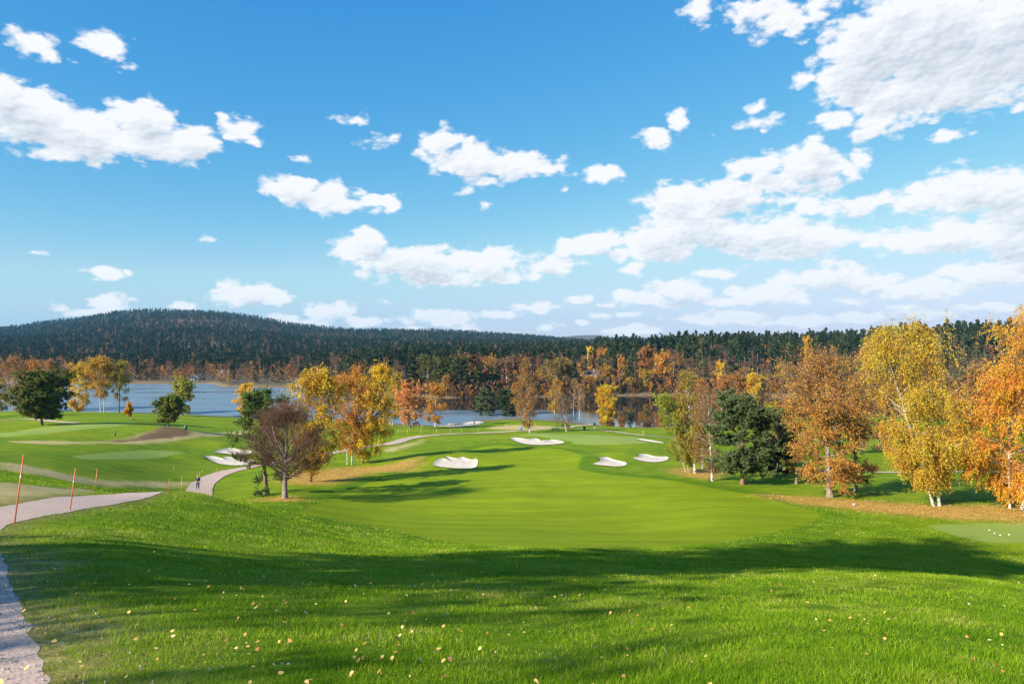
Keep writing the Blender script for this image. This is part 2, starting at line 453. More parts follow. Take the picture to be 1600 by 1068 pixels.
def ground_material():
    m, nt, b = material('course_grass')
    p = pos(nt)
    dist = nt.vmath('LENGTH', nt.vmath('SUBTRACT', p, (0, 0, EYE)))
    big = nt.noise(p, 0.06, 4, 0.6); mid = nt.noise(p, 0.45, 5, 0.65)
    fine = nt.noise(p, 5.0, 5, 0.75); vf = nt.noise(nt.vmath('MULTIPLY', p, (1, 1, 0.4)), 38.0, 3, 0.7)
    rough = nt.ramp(mid, [(0.25, (0.070, 0.145, 0.004)), (0.48, (0.140, 0.232, 0.006)), (0.75, (0.200, 0.285, 0.010))])
    rough = nt.mix(nt.step(big, 0.42, 0.68), rough, (0.205, 0.275, 0.010))
    # fairway with faint mowing bands
    sep = nt.new('ShaderNodeSeparateXYZ'); nt.put(sep.inputs[0], p)
    band = nt.math('SINE', nt.math('ADD', nt.math('MULTIPLY', sep.outputs['Y'], 0.85), nt.math('MULTIPLY', big, 5.0)))
    fair = nt.mix(nt.step(mid, 0.3, 0.7), (0.182, 0.262, 0.005), (0.212, 0.285, 0.008))
    fair = nt.mix(nt.math('MULTIPLY', nt.step(band, -0.6, 0.6), 0.22), fair, (0.138, 0.222, 0.005))
    stk = nt.noise(nt.vmath('MULTIPLY', p, (0.07, 0.55, 0.3)), 1.0, 5, 0.65)
    fair = nt.mix(1.0, fair, nt.ramp(stk, [(0.30, (0.80, 0.80, 0.80)), (0.70, (1.18, 1.16, 1.15))]), 'MULTIPLY')
    rough = nt.mix(1.0, rough, nt.ramp(nt.noise(nt.vmath('MULTIPLY', p, (0.35, 1.3, 0.3)), 1.0, 5, 0.7), [(0.32, (0.66, 0.70, 0.7)), (0.66, (1.15, 1.12, 1.0))]), 'MULTIPLY')
    jit = nt.math('MULTIPLY', nt.math('SUBTRACT', fine, 0.5), 1.6)
    jit2 = nt.math('MULTIPLY', nt.math('SUBTRACT', mid, 0.5), 6.0)
    col = nt.mix(nt.step(nt.math('ADD', nt.attr('fairway'), nt.math('MULTIPLY', jit, 0.4)), -0.25, 0.3), rough, fair)
    rim = nt.math('MULTIPLY', nt.step(nt.math('ADD', nt.attr('fairway'), jit), -4.2, -1.2), nt.step(nt.math('ADD', nt.attr('fairway'), nt.math('MULTIPLY', jit, 0.4)), 0.3, -0.25))
    col = nt.mix(nt.math('MULTIPLY', rim, 0.6), col, (0.062, 0.150, 0.004))
    gcol = nt.mix(nt.step(fine, 0.3, 0.7), (0.22, 0.30, 0.055), (0.25, 0.325, 0.068))
    col = nt.mix(nt.step(nt.attr('green'), -0.3, 0.5), col, gcol)
    streak = nt.noise(nt.vmath('MULTIPLY', p, (0.8, 2.0, 1.0)), 2.2, 6, 0.75)
    dry = nt.ramp(streak, [(0.3, (0.24, 0.20, 0.06)), (0.5, (0.46, 0.375, 0.155)), (0.72, (0.62, 0.52, 0.27))])
    dm = nt.step(nt.math('ADD', nt.math('ADD', nt.attr('dry'), jit2), jit), -1.2, 1.6)
    col = nt.mix(nt.math('MULTIPLY', dm, nt.step(streak, 0.18, 0.42)), col, dry)
    heath = nt.mix(nt.step(fine, 0.35, 0.65), (0.11, 0.065, 0.035), (0.26, 0.17, 0.09))
    col = nt.mix(nt.step(nt.math('ADD', nt.attr('heath'), nt.math('MULTIPLY', jit2, 0.7)), -1.0, 1.0), col, heath)
    vo = nt.new('ShaderNodeTexVoronoi'); vo.feature = 'F1'; vo.inputs['Scale'].default_value = 6.0
    nt.put(vo.inputs['Vector'], p)
    leafc = nt.ramp(nt.new('ShaderNodeSeparateColor').outputs[0] if False else vo.outputs['Color'], [(0.2, (0.30, 0.14, 0.035)), (0.5, (0.50, 0.27, 0.075)), (0.8, (0.62, 0.38, 0.12))])
    lm = nt.step(nt.math('ADD', nt.math('ADD', nt.attr('litter'), jit2), nt.math('MULTIPLY', jit, 2.0)), -2.0, 2.4)
    lm = nt.math('MULTIPLY', lm, nt.step(nt.noise(p, 7.0, 3, 0.8), 0.30, 0.52))
    col = nt.mix(nt.math('MULTIPLY', lm, 0.9), col, leafc)
    worn = nt.step(nt.math('ADD', nt.attr('worn'), nt.math('MULTIPLY', jit, 0.6)), -1.0, 0.9)
    col = nt.mix(nt.math('MULTIPLY', worn, nt.step(fine, 0.3, 0.62)), col, nt.mix(vf, (0.16, 0.135, 0.04), (0.22, 0.19, 0.06)))
    shore = nt.step(sep.outputs['Z'], 1.3, 0.2)
    col = nt.mix(shore, col, nt.mix(fine, (0.12, 0.09, 0.045), (0.22, 0.17, 0.085)))
    # blade-scale light and dark
    col = nt.mix(1.0, col, nt.ramp(vf, [(0.3, (0.70, 0.70, 0.70)), (0.7, (1.22, 1.22, 1.22))]), 'MULTIPLY')
    nt.put(b.inputs['Base Color'], col)
    b.inputs['Roughness'].default_value = 0.8
    b.inputs['Specular IOR Level'].default_value = 0.05
    h = nt.math('ADD', nt.math('MULTIPLY', vf, 0.4), fine)
    nt.put(b.inputs['Normal'], nt.bump(h, 0.45, 0.12))
    return m

th_in = np.linspace(R(-43), R(43), 860)
th_l = np.linspace(R(-180), R(-43), 70)[:-1]; th_r = np.linspace(R(43), R(180), 70)[1:]
ths = np.concatenate([th_l, th_in, th_r])
rs = np.concatenate([[0.02, 0.5, 1.0, 1.6], np.exp(np.linspace(math.log(2.2), math.log(345), 560))])
def many_sd(polys):
    def fn(X, Y):
        out = np.full(X.shape, -30.0)
        for p in polys:
            x0, y0 = p.min(0)-8; x1, y1 = p.max(0)+8
            k = np.nonzero((X > x0) & (X < x1) & (Y > y0) & (Y < y1))[0]
            if len(k): out[k] = np.maximum(out[k], poly_sd(X[k], Y[k], p))
        return np.clip(out, -8, 8)
    return fn
HEATH = [ipoly([(165, 689), (200, 686), (235, 679), (262, 672), (285, 675), (300, 681), (275, 685), (230, 687), (190, 691)])]
def worn_fn(X, Y):
    k = np.nonzero((np.hypot(X, Y) < 60) & (X < 5))[0]
    out = np.full(X.shape, -5.0)
    out[k] = seg_sd(X[k], Y[k], PATH1[:108], 1.45+1.0)
    return np.clip(out, -5, 5)
def fair_fn(X, Y): return many_sd([FAIR])(X, Y)
GROUND_MAT = ground_material()
ground = fan('ground', ths, rs, ground_z, GROUND_MAT,
             {'fairway': fair_fn, 'green': many_sd(GREENS), 'dry': many_sd(DRY), 'litter': many_sd(LITTER), 'heath': many_sd(HEATH), 'worn': worn_fn})
tag(ground, kind='structure')

for line, w, nm, tone in PATHS:
    # resample evenly
    seg = np.hypot(*np.diff(line, axis=0).T); s = np.r_[0, np.cumsum(seg)]
    u = np.concatenate([np.arange(0, min(32, s[-1]), 0.11), np.arange(min(32, s[-1]), s[-1], 0.35), [s[-1]]]); n = len(u)
    cx = np.interp(u, s, line[:, 0]); cy = np.interp(u, s, line[:, 1])
    tx = np.gradient(cx); ty = np.gradient(cy); L = np.hypot(tx, ty); tx /= L; ty /= L
    m_ = 13; off = np.linspace(-1, 1, m_)
    rag = 1+0.025*vnoise(cx, cy, 2.3, 5)+0.02*vnoise(cx, cy, 0.8, 6)+0.025*vnoise(cx, cy, 0.27, 61)
    rag2 = 1+0.025*vnoise(cx, cy, 2.1, 8)+0.02*vnoise(cx, cy, 0.7, 9)+0.03*vnoise(cx, cy, 0.25, 91)
    half = np.where(off[None, :] < 0, rag[:, None], rag2[:, None])*w/2
    X = cx[:, None]+ty[:, None]*off*half; Y = cy[:, None]-tx[:, None]*off*half
    rr = np.hypot(X, Y)
    Z = ground_z(X.ravel(), Y.ravel()).reshape(X.shape) + 0.003 + np.clip((rr-12)/100, 0, 2)*0.06
    i = np.arange(n-1)[:, None]*m_+np.arange(m_-1)[None, :]
    q = np.stack([i, i+1, i+m_+1, i+m_], -1).reshape(-1, 4)
    me = np_mesh(nm, np.stack([X.ravel(), Y.ravel(), Z.ravel()], 1), [q], [PATH_PINK if tone == 'pink' else PATH_PALE], smooth=True)
    o = tag(link(bpy.data.objects.new(nm, me)), kind='structure')

def sand_material():
    m, nt, b = material('bunker_sand')
    p = pos(nt)
    n = nt.noise(p, 1.2, 5, 0.6); r_ = nt.noise(nt.vmath('MULTIPLY', p, (1, 3, 1)), 4, 3)
    nt.put(b.inputs['Base Color'], nt.ramp(n, [(0.3, (0.50, 0.43, 0.35)), (0.7, (0.66, 0.58, 0.49))]))
    b.inputs['Roughness'].default_value = 0.95
    nt.put(b.inputs['Normal'], nt.bump(r_, 0.5, 0.15))
    return m
SAND = sand_material()
for (pts, lab), poly in zip(BUNKERS, BPOLY):
    c = poly.mean(0)
    bm = bmesh.new()
    rings = []
    fr = [1.0, 0.97, 0.92, 0.84, 0.72, 0.55, 0.35, 0.15]
    for f in fr:
        pr = c+(poly-c)*f
        z = ground_z(pr[:, 0], pr[:, 1]) + 0.05 + 0.0004*np.hypot(pr[:, 0], pr[:, 1])
        rings.append([bm.verts.new((a, b_, zz)) for (a, b_), zz in zip(pr, z)])
    n = len(poly)
    for a, b_ in zip(rings[:-1], rings[1:]):
        for i in range(n): bm.faces.new((a[i], a[(i+1) % n], b_[(i+1) % n], b_[i]))
    bm.faces.new(rings[-1])
    bmesh.ops.recalc_face_normals(bm, faces=bm.faces)
    if sum(f.normal.z for f in bm.faces) < 0: bmesh.ops.reverse_faces(bm, faces=bm.faces)
    o = bm_obj('sand_bunker', bm, SAND, smooth=True)
    tag(o, lab, 'bunker', 'sand bunkers on the golf course')

# ---- lake
def lake_material():
    m, nt, b = material('lake_water')
    p = pos(nt)
    b.inputs['IOR'].default_value = 1.5
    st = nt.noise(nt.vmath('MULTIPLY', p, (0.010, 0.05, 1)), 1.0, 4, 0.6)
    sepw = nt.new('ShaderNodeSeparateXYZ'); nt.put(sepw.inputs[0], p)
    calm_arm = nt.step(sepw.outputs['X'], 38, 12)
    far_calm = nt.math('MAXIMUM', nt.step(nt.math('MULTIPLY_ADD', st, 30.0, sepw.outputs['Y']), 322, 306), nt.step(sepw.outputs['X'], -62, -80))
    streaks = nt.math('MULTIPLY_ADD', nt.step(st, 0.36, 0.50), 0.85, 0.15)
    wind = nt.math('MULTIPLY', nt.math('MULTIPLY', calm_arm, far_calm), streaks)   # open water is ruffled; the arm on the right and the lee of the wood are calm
    nt.put(b.inputs['Base Color'], nt.mix(wind, (0.012, 0.018, 0.022), (0.125, 0.180, 0.225)))  # ruffled water painted paler blue, standing in for sky reflected by the ripples
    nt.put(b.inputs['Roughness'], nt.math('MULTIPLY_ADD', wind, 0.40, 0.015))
    n = nt.noise(nt.vmath('MULTIPLY', p, (0.7, 1.6, 1)), 0.9, 4, 0.6)
    bp = nt.new('ShaderNodeBump'); bp.inputs['Distance'].default_value = 0.10
    nt.put(bp.inputs['Strength'], nt.math('MULTIPLY_ADD', wind, 0.75, 0.03)); nt.put(bp.inputs['Height'], n)
    nt.l.new(bp.outputs[0], b.inputs['Normal'])
    return m
bm = bmesh.new()
for v in ((-900, 150, 0), (900, 150, 0), (900, 900, 0), (-900, 900, 0)): bm.verts.new(v)
bm.faces.new(bm.verts)
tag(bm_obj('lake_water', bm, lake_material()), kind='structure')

# ---- far shore and hills
FAR_PX = np.array([-900, -300, 0, 200, 330, 350, 455, 500, 560, 620, 700, 870, 920, 1000, 1050, 1240, 1400, 1600, 1900, 2600])
FAR_R = np.array([560, 520, 500, 492, 492, 457, 455, 440, 402, 377, 366, 372, 378, 383, 385, 375, 362, 352, 340, 330])
RID_PX = np.array([-900, -200, 0, 40, 100, 180, 260, 330, 400, 470, 540, 620, 680, 760, 830, 900, 960, 1200, 2600])
RID_PY = np.array([540, 521, 519, 515, 504, 493, 489, 491, 500, 513, 519, 521, 522, 527, 530, 536, 540, 540, 540])
BNK_PX = np.array([-900, 400, 520, 640, 760, 880, 960, 1010, 1080, 1150, 1240, 1330, 1420, 1540, 1700, 2600])
BNK_Z = np.array([2, 2, 4, 6, 7, 7, 7, 9, 13, 14, 14, 16, 20, 26, 29, 29])
def shore_r(px): return np.interp(px, FAR_PX, FAR_R)
def far_z(X, Y):
    X = np.asarray(X, float); Y = np.maximum(np.asarray(Y, float), 1)
    px = 800+F*X/Y; d = Y
    sh = shore_r(px) + 5*vnoise(X, Y, 26, 4)
    # bank: rises from the shore to BNK_Z at 800 m
    t = np.clip((d-sh)/(800-sh), 0, 1)
    zb = np.interp(px, BNK_PX, BNK_Z)*(1-(1-t)**1.6)
    dr = 2600.0
    zr = EYE+(534-np.interp(px, RID_PX, RID_PY))/F*dr
    s = np.clip((d-850)/(dr-850), 0, 1)
    s = s**1.25
    z = zb*(1-s)+zr*s
    z = z + s*(1-s)*24*vnoise(X, Y, 420, 11) + s*7*vnoise(X, Y, 150, 12) + np.clip((d-sh)/200, 0, 1)*1.2*vnoise(X, Y, 45, 13)
    back = np.clip((d-2750)/1500, 0, 1)
    z = z*(1-back) + 20*back
    land = np.clip((d-sh)/6, -1, 1)
    return np.where(d < sh, -2.5+2.7*np.clip((d-sh+8)/8, 0, 1), 0.2+np.clip((d-sh)/3, 0, 1)*1.5+z*np.clip((d-sh)/25, 0, 1))
def hill_material():
    m, nt, b = material('forest_floor')
    p = pos(nt)
    n = nt.noise(p, 0.02, 5, 0.6); f = nt.noise(p, 0.3, 5, 0.7)
    c = nt.ramp(n, [(0.3, (0.045, 0.045, 0.020)), (0.5, (0.075, 0.06, 0.03)), (0.7, (0.14, 0.11, 0.055))])
    c = nt.mix(nt.step(f, 0.4, 0.7), c, (0.12, 0.07, 0.032))
    sep = nt.new('ShaderNodeSeparateXYZ'); nt.put(sep.inputs[0], p)
    c = nt.mix(nt.step(sep.outputs['Z'], 1.3, 0.5), c, nt.mix(f, (0.07, 0.048, 0.026), (0.20, 0.13, 0.065)))
    nt.put(b.inputs['Base Color'], c); b.inputs['Roughness'].default_value = 0.9
    return m
HILL = hill_material()
hr = np.concatenate([np.linspace(300, 560, 180), np.exp(np.linspace(math.log(562), math.log(3800), 160))])
hills = fan('hills', np.linspace(R(-52), R(52), 420), hr, far_z, HILL)
tag(hills, kind='structure')
def far2_z(X, Y):
    px = 800+F*X/Y
    h = np.interp(px, [-600, 700, 830, 905, 935, 960, 1010, 1040, 1080, 1200, 2200], [528, 534, 531, 523.5, 523, 528, 528.5, 526.5, 530, 533, 530])
    t = np.exp(-((Y-4700)/450)**2)
    return (EYE+(534-h)/F*4700)*t + 10*(1-t)
tag(fan('hills', np.linspace(R(-45), R(45), 160), np.linspace(3900, 5250, 40), far2_z, HILL), kind='structure')

# ------------------------------------------------------------------ trees
def nrm(v): return v/np.maximum(np.linalg.norm(v, axis=-1, keepdims=True), 1e-9)

def tubes(P, Rd, m):
    """P (n,k,3) centre lines, Rd (n,k) radii -> verts, quads"""
    n, k, _ = P.shape
    T = np.empty_like(P); T[:, 1:-1] = P[:, 2:]-P[:, :-2]; T[:, 0] = P[:, 1]-P[:, 0]; T[:, -1] = P[:, -1]-P[:, -2]
    T = nrm(T)
    ref = np.where(np.abs(T[..., 2:3]) > 0.85, np.array([1.0, 0, 0]), np.array([0, 0, 1.0]))
    U = nrm(np.cross(T, ref)); V = np.cross(T, U)
    a = np.arange(m)*2*np.pi/m
    ring = P[:, :, None]+Rd[:, :, None, None]*(np.cos(a)[None, None, :, None]*U[:, :, None]+np.sin(a)[None, None, :, None]*V[:, :, None])
    vid = np.arange(n*k*m).reshape(n, k, m)
    q = np.stack([vid[:, :-1], np.roll(vid, -1, 2)[:, :-1], np.roll(vid, -1, 2)[:, 1:], vid[:, 1:]], -1).reshape(-1, 4)
    return ring.reshape(-1, 3), q

def interp_lines(P, idx, t):
    k = P.shape[1]; f = t*(k-1); i = np.minimum(f.astype(int), k-2); w = (f-i)[:, None]
    a = P[idx, i]; b = P[idx, i+1]
    return a*(1-w)+b*w, nrm(b-a)

def sweep(rng, base, d, L, k, bend, wob):
    """polylines from base along d, bending towards +z (bend>0) or down"""
    n = len(base); P = np.empty((n, k, 3)); P[:, 0] = base
    cur = d.copy()
    st = (L/(k-1))[:, None]
    up = np.array([0, 0, 1.0])
    for j in range(1, k):
        cur = nrm(cur + up*(np.asarray(bend)/(k-1)) .reshape(-1, 1) + rng.normal(0, wob, (n, 3)))
        P[:, j] = P[:, j-1]+cur*st
    return P

def deflect(rng, T, ang, up_bias=0.0, flat=0.0):
    n = len(T)
    r = rng.normal(size=(n, 3)); r[:, 2] = r[:, 2]*(1-flat)
    s = nrm(r - (r*T).sum(1, keepdims=True)*T)
    d = T*np.cos(ang)[:, None]+s*np.sin(ang)[:, None]
    d[:, 2] += up_bias
    return nrm(d)

def leaf_quads(rng, C, size, asp, axis=None, axis_mix=0.0):
    n = len(C)
    a = nrm(rng.normal(size=(n, 3)))
    if axis is not None: a = nrm(a*(1-axis_mix)+axis*axis_mix)
    b = nrm(np.cross(a, rng.normal(size=(n, 3))))
    s = size*rng.uniform(0.6, 1.35, n)
    A = a*s[:, None]*0.5; B = b*(s*asp)[:, None]*0.5
    V = np.stack([C-A, C+B-A*0.1, C+A, C-B-A*0.1], 1).reshape(-1, 3)
    return V, np.arange(4*n).reshape(n, 4)

PROFILES = {
    'birch': lambda h: np.clip(np.sin(np.pi*np.clip(h, 0, 1)**0.72), 0, 1)**0.65*np.where(h < 0.12, 0.6+h*3.3, 1),
    'round': lambda h: np.sqrt(np.clip(1-(2*h-0.95)**2, 0.02, 1)),
    'dome': lambda h: np.clip(1.02-h**2.3, 0.05, 1)*(0.72+0.9*np.clip(h, 0, 0.3)),
    'cone': lambda h: np.clip(1.0-h, 0.03, 1)**0.85,
    'oval': lambda h: np.clip(np.sin(np.pi*(0.1+0.88*h)), 0.04, 1)**0.7,
    'fan': lambda h: np.clip(np.sin(np.pi*(0.16+0.8*h)), 0.04, 1)**0.6,
    'pine': lambda h: np.clip(np.sin(np.pi*(0.2+0.76*h)), 0.08, 1)**0.55,
}
KINDS = {
    'birch':  dict(prof='birch', hb=0.16, el=(8, 72), b1=-0.15, wob=0.10, a2=45, b2=-0.5, f2=0.45, L3=0.085, b3=-2.6, a3=60, asp=0.62, bark=BARK_BIRCH, twig=TWIG_BIRCH, tr=0.0125),
    'upright': dict(prof='oval', hb=0.10, el=(30, 78), b1=0.1, wob=0.10, a2=40, b2=-0.1, f2=0.42, L3=0.06, b3=-0.9, a3=50, asp=0.62, bark=BARK_BIRCH, twig=TWIG_BIRCH, tr=0.0085),
    'oak':    dict(prof='oval', hb=0.13, el=(5, 74), b1=0.25, wob=0.13, a2=45, b2=0.05, f2=0.5, L3=0.065, b3=-0.3, a3=55, asp=0.7, bark=BARK_GREY, twig=TWIG_BROWN, tr=0.020),
    'maple':  dict(prof='dome', hb=0.13, el=(0, 72), b1=0.15, wob=0.12, a2=48, b2=-0.1, f2=0.45, L3=0.06, b3=-0.4, a3=55, asp=0.8, bark=BARK_BROWN, twig=TWIG_BROWN, tr=0.022),
    'ball':   dict(prof='round', hb=0.28, el=(0, 75), b1=0.2, wob=0.10, a2=48, b2=0.0, f2=0.45, L3=0.07, b3=-0.2, a3=55, asp=0.8, bark=BARK_GREY, twig=TWIG_BROWN, tr=0.020),
    'bare':   dict(prof='fan', hb=0.12, el=(22, 80), b1=0.45, wob=0.13, a2=38, b2=0.35, f2=0.5, L3=0.12, b3=0.25, a3=40, asp=0.6, bark=BARK_GREY, twig=TWIG_RED, tr=0.024),
    'pine':   dict(prof='pine', hb=0.17, el=(-14, 58), b1=0.35, wob=0.12, a2=50, b2=0.35, f2=0.42, L3=0.052, b3=0.6, a3=50, asp=0.25, bark=BARK_PINE, twig=BARK_BROWN, tr=0.019, flat=0.6),
    'spruce': dict(prof='cone', hb=0.05, el=(-18, 40), b1=0.25, wob=0.06, a2=52, b2=-0.3, f2=0.4, L3=0.035, b3=-0.8, a3=45, asp=0.42, bark=BARK_BROWN, twig=BARK_BROWN, tr=0.014, flat=0.75),
}

def tree_meshes(kind, seed, H, W, n1=45, n2=6, n3=6, nl=12, ls=0.18, stems=None, lean=0.0, sparse_top=0.0, twig_r=0.008, sides=7, hb=None, keep=1.0, spread=0.35, single=None, prof=None):
    """-> (trunk mesh data, crown mesh data) as arrays; stems = [(dx, dy, lean_x, height factor)]"""
    k_ = KINDS[kind]; rng = np.random.default_rng(seed)
    prof = PROFILES[prof or k_['prof']]; hb = k_['hb'] if hb is None else hb
    stems = stems or [(0, 0, lean, 1.0)]
    Tv, Tq, Cv, Cq, Lv, Lq, tint = [], [], [], [], [], [], []
    conif = kind in ('spruce', 'pine')
    for dx, dy, ln, hf in stems:
        h_ = H*hf
        zz = np.linspace(0, 1, 14)
        wv = rng.normal(0, 0.006*h_, (14, 2)).cumsum(0)*np.linspace(0, 1, 14)[:, None]*(0.3 if kind == 'spruce' else 0.8)
        tp = np.stack([dx+ln*zz+wv[:, 0], dy+wv[:, 1], -0.12+zz*h_*0.97], 1)[None]
        r0 = k_['tr']*h_*(1.0 if len(stems) == 1 else 0.62)
        tr = (r0*(1-zz*0.93)**0.9+r0*0.5*np.exp(-zz*28))[None]
        v, q = tubes(tp, tr, 9); Tv.append(v); Tq.append(q)
        m1 = max(4, int(n1*(hf if len(stems) == 1 else 0.62)))
        u = np.sort(rng.uniform(0, 1, m1))**0.92; u = u*0.97
        t1 = hb+(1-hb)*u
        b, _ = interp_lines(tp, np.zeros(m1, int), t1*0.985)
        az = np.arange(m1)*2.39996+rng.uniform(-0.5, 0.5, m1)
        el = np.radians(k_['el'][0]+(k_['el'][1]-k_['el'][0])*u**1.1+rng.normal(0, 9, m1))
        rad = W/2*prof(u)*rng.uniform(0.72, 1.08, m1)
        rad *= (1+0.18*np.sin(az*2+seed)) 
        room = np.maximum((1-t1)*h_, 0.04*h_)
        L = np.minimum(rad/np.maximum(np.cos(el), 0.3), rad*0.75+room*0.9)
        L = np.maximum(L, 0.03*h_)
        d = np.stack([np.cos(az)*np.cos(el), np.sin(az)*np.cos(el), np.sin(el)], 1)
        P1 = sweep(rng, b, d, L, 8, np.full(m1, k_['b1'])*(1-0.4*u), k_['wob'])
        rb = np.interp(t1, zz, tr[0])
        R1 = np.minimum(rb*0.55, 0.016*L+0.012)[:, None]*np.linspace(1, 0.22, 8)[None]
        v, q = tubes(P1, R1, 6 if sides > 4 else 4); Tv.append(v); Tq.append(q)
        # secondary
        i2 = np.repeat(np.arange(m1), n2); N2 = len(i2)
        t2 = rng.uniform(0.18 if not conif else 0.3, 1.0, N2)
        b2, T2 = interp_lines(P1, i2, t2)
        L2 = np.maximum(L[i2]*k_['f2']*(1.15-0.6*t2)*rng.uniform(0.6, 1.3, N2), 0.02*h_)
        d2 = deflect(rng, T2, np.radians(rng.normal(k_['a2'], 12, N2))*np.where(t2 > 0.93, 0.3, 1), 0.05, k_.get('flat', 0))
        P2 = sweep(rng, b2, d2, L2, 6, np.full(N2, k_['b2']), k_['wob'])
        R2 = np.maximum(R1[i2, 3]*0.42, twig_r*0.9)[:, None]*np.linspace(1, 0.4, 6)[None]
        v, q = tubes(P2, R2, 4 if sides > 4 else 3); Cv.append(v); Cq.append(q)
        clump = rng.uniform(0, 1, N2)*0.5+0.3*rng.uniform(0, 1, m1)[i2]
        if n3:
            i3 = np.repeat(np.arange(N2), n3); N3 = len(i3)
            t3 = rng.uniform(0.1, 1.0, N3)
            b3, T3 = interp_lines(P2, i3, t3)
            L3 = h_*k_['L3']*rng.uniform(0.5, 1.35, N3)
            hgt = np.clip(b3[:, 2]/h_, 0, 1)
            d3 = deflect(rng, T3, np.radians(rng.normal(k_['a3'], 14, N3)), 0.0, k_.get('flat', 0)*0.6)
            bb = np.full(N3, k_['b3'])*(1.15-0.6*hgt)
            P3 = sweep(rng, b3, d3, L3, 5, bb, k_['wob']*1.1)
            R3 = np.full((N3, 1), twig_r)*np.linspace(1, 0.45, 5)[None]
            v, q = tubes(P3, R3, 3); Cv.append(v); Cq.append(q)
            lines, cl, hg = P3, clump[i3], hgt
        else:
            lines, cl, hg = P2, clump, np.clip(b2[:, 2]/h_, 0, 1)
        if nl:
            il = np.repeat(np.arange(len(lines)), nl)
            pk = keep*(1-sparse_top*np.clip((hg[il]-0.45)/0.5, 0, 1))
            il = il[rng.uniform(0, 1, len(il)) < pk]
            tl = rng.uniform(0.0, 1.05, len(il)).clip(0, 1)
            c, ax = interp_lines(lines, il, tl)
            c = c+rng.normal(0, ls*spread*(1.0 if not conif else 0.3), c.shape)
            V, Q = leaf_quads(rng, c, ls*(1.0 if not conif else 1.0), k_['asp'], ax, 0.0 if not conif else 0.55)
            keepm = c[:, 2] > 0.02*h_
            kk = np.nonzero(keepm)[0]
            V = V.reshape(-1, 4, 3)[kk].reshape(-1, 3); Q = np.arange(len(V)).reshape(-1, 4)
            Lv.append(V); Lq.append(Q); tint.append(np.clip(cl[il][kk]+rng.uniform(0, 0.25, len(kk)), 0, 1))
    def cat(vs, qs):
        off = 0; Q = []
        for v, q in zip(vs, qs): Q.append(q+off); off += len(v)
        return np.concatenate(vs), np.concatenate(Q)
    T = cat(Tv, Tq); Wd = cat(Cv, Cq)
    if Lv:
        Lf = cat(Lv, Lq); tn = np.concatenate(tint)
        V = np.concatenate([Wd[0], Lf[0]]); Q = np.concatenate([Wd[1], Lf[1]+len(Wd[0])])
        mi = np.r_[np.zeros(len(Wd[1]), int), np.ones(len(Lf[1]), int)]
        tt = np.r_[np.full(len(Wd[1]), 0.5), tn]
    else:
        V, Q = Wd; mi = np.zeros(len(Q), int); tt = np.full(len(Q), 0.5)
    return T, (V, Q, mi, tt)

def tree_data(kind, seed, H, W, bark=None, twig=None, fit=None, **kw):
    T, (V, Q, mi, tt) = tree_meshes(kind, seed, H, W, **kw)
    if fit is not None:      # scale and lean the grown tree to its measured height, width and crown centre
        zt = np.percentile(V[:, 2], 99.93); xl, xr = np.percentile(V[:, 0], [0.4, 99.6])
        s = np.array([np.clip(fit[1]/(xr-xl), 0.5, 1.7)]*2+[fit[0]/zt]); V = V*s; T = (T[0]*s, T[1])
        xl, xr = np.percentile(V[:, 0], [0.4, 99.6]); zm = np.median(V[:, 2])
        sh = np.clip((fit[2]-(xl+xr)/2)/zm, -0.2, 0.2)
        V[:, 0] += sh*V[:, 2]; T[0][:, 0] += sh*T[0][:, 2]
    k_ = KINDS[kind]
    tm = np_mesh('trunk', T[0], [T[1]], [bark or k_['bark']], smooth=True)
    lm = NEEDLE if kind in ('pine', 'spruce') else LEAF
    cm = np_mesh('crown', V, [Q], [twig or k_['twig'], lm], mat_idx=mi, face_attr=tt, smooth=(mi == 0))
    return tm, cm

def put_tree(name, data, loc, color, label, cat='tree', group=None, rz=0.0, scale=(1, 1, 1)):
    root = empty(name, loc, rz); root.scale = scale
    tag(root, label, cat, group)
    link(bpy.data.objects.new('trunk', data[0]), root)
    c = link(bpy.data.objects.new('crown', data[1]), root); c.color = color
    return root

GOLD = (0.68, 0.385, 0.028, 0.8); GOLDG = (0.60, 0.365, 0.035, 0.75); ORANGE = (0.68, 0.275, 0.028, 0.8)
RUST = (0.46, 0.205, 0.065, 0.4); PINKOR = (0.66, 0.27, 0.085, 0.4); OLIVE = (0.22, 0.19, 0.03, 1.4)
DGREEN = (0.14, 0.145, 0.018, 0.9); PINEG = (0.085, 0.115, 0.040, 0.5); SPRUCEG = (0.026, 0.046, 0.018, 0.4); BROWNOR = (0.54, 0.255, 0.058, 0.6)
TAN = (0.36, 0.20, 0.08, 0.4)

def spot(px, py=None, d=None):
    if d is None: x, y = gp(px, py)
    else: x, y = gpd(px, d)
    z = gz(x, y)
    return x, y, z, 534+(EYE-z)/y*F

def named(name, kind, px, py, top, pl, pr, color, label, seed, d=None, cat='tree', group=None, **kw):
    x, y, z, pyb = spot(px, py, d)
    H = (pyb-top)*y/F; W = (pr-pl)*y/F
    off = ((pl+pr)/2-px)*y/F
    if 'stems' not in kw: kw['lean'] = kw.get('lean', off*0.8)
    data = tree_data(kind, seed, H, W, fit=(H, W, off), **kw)
    return put_tree(name, data, (x, y, z), color, label, cat, group)

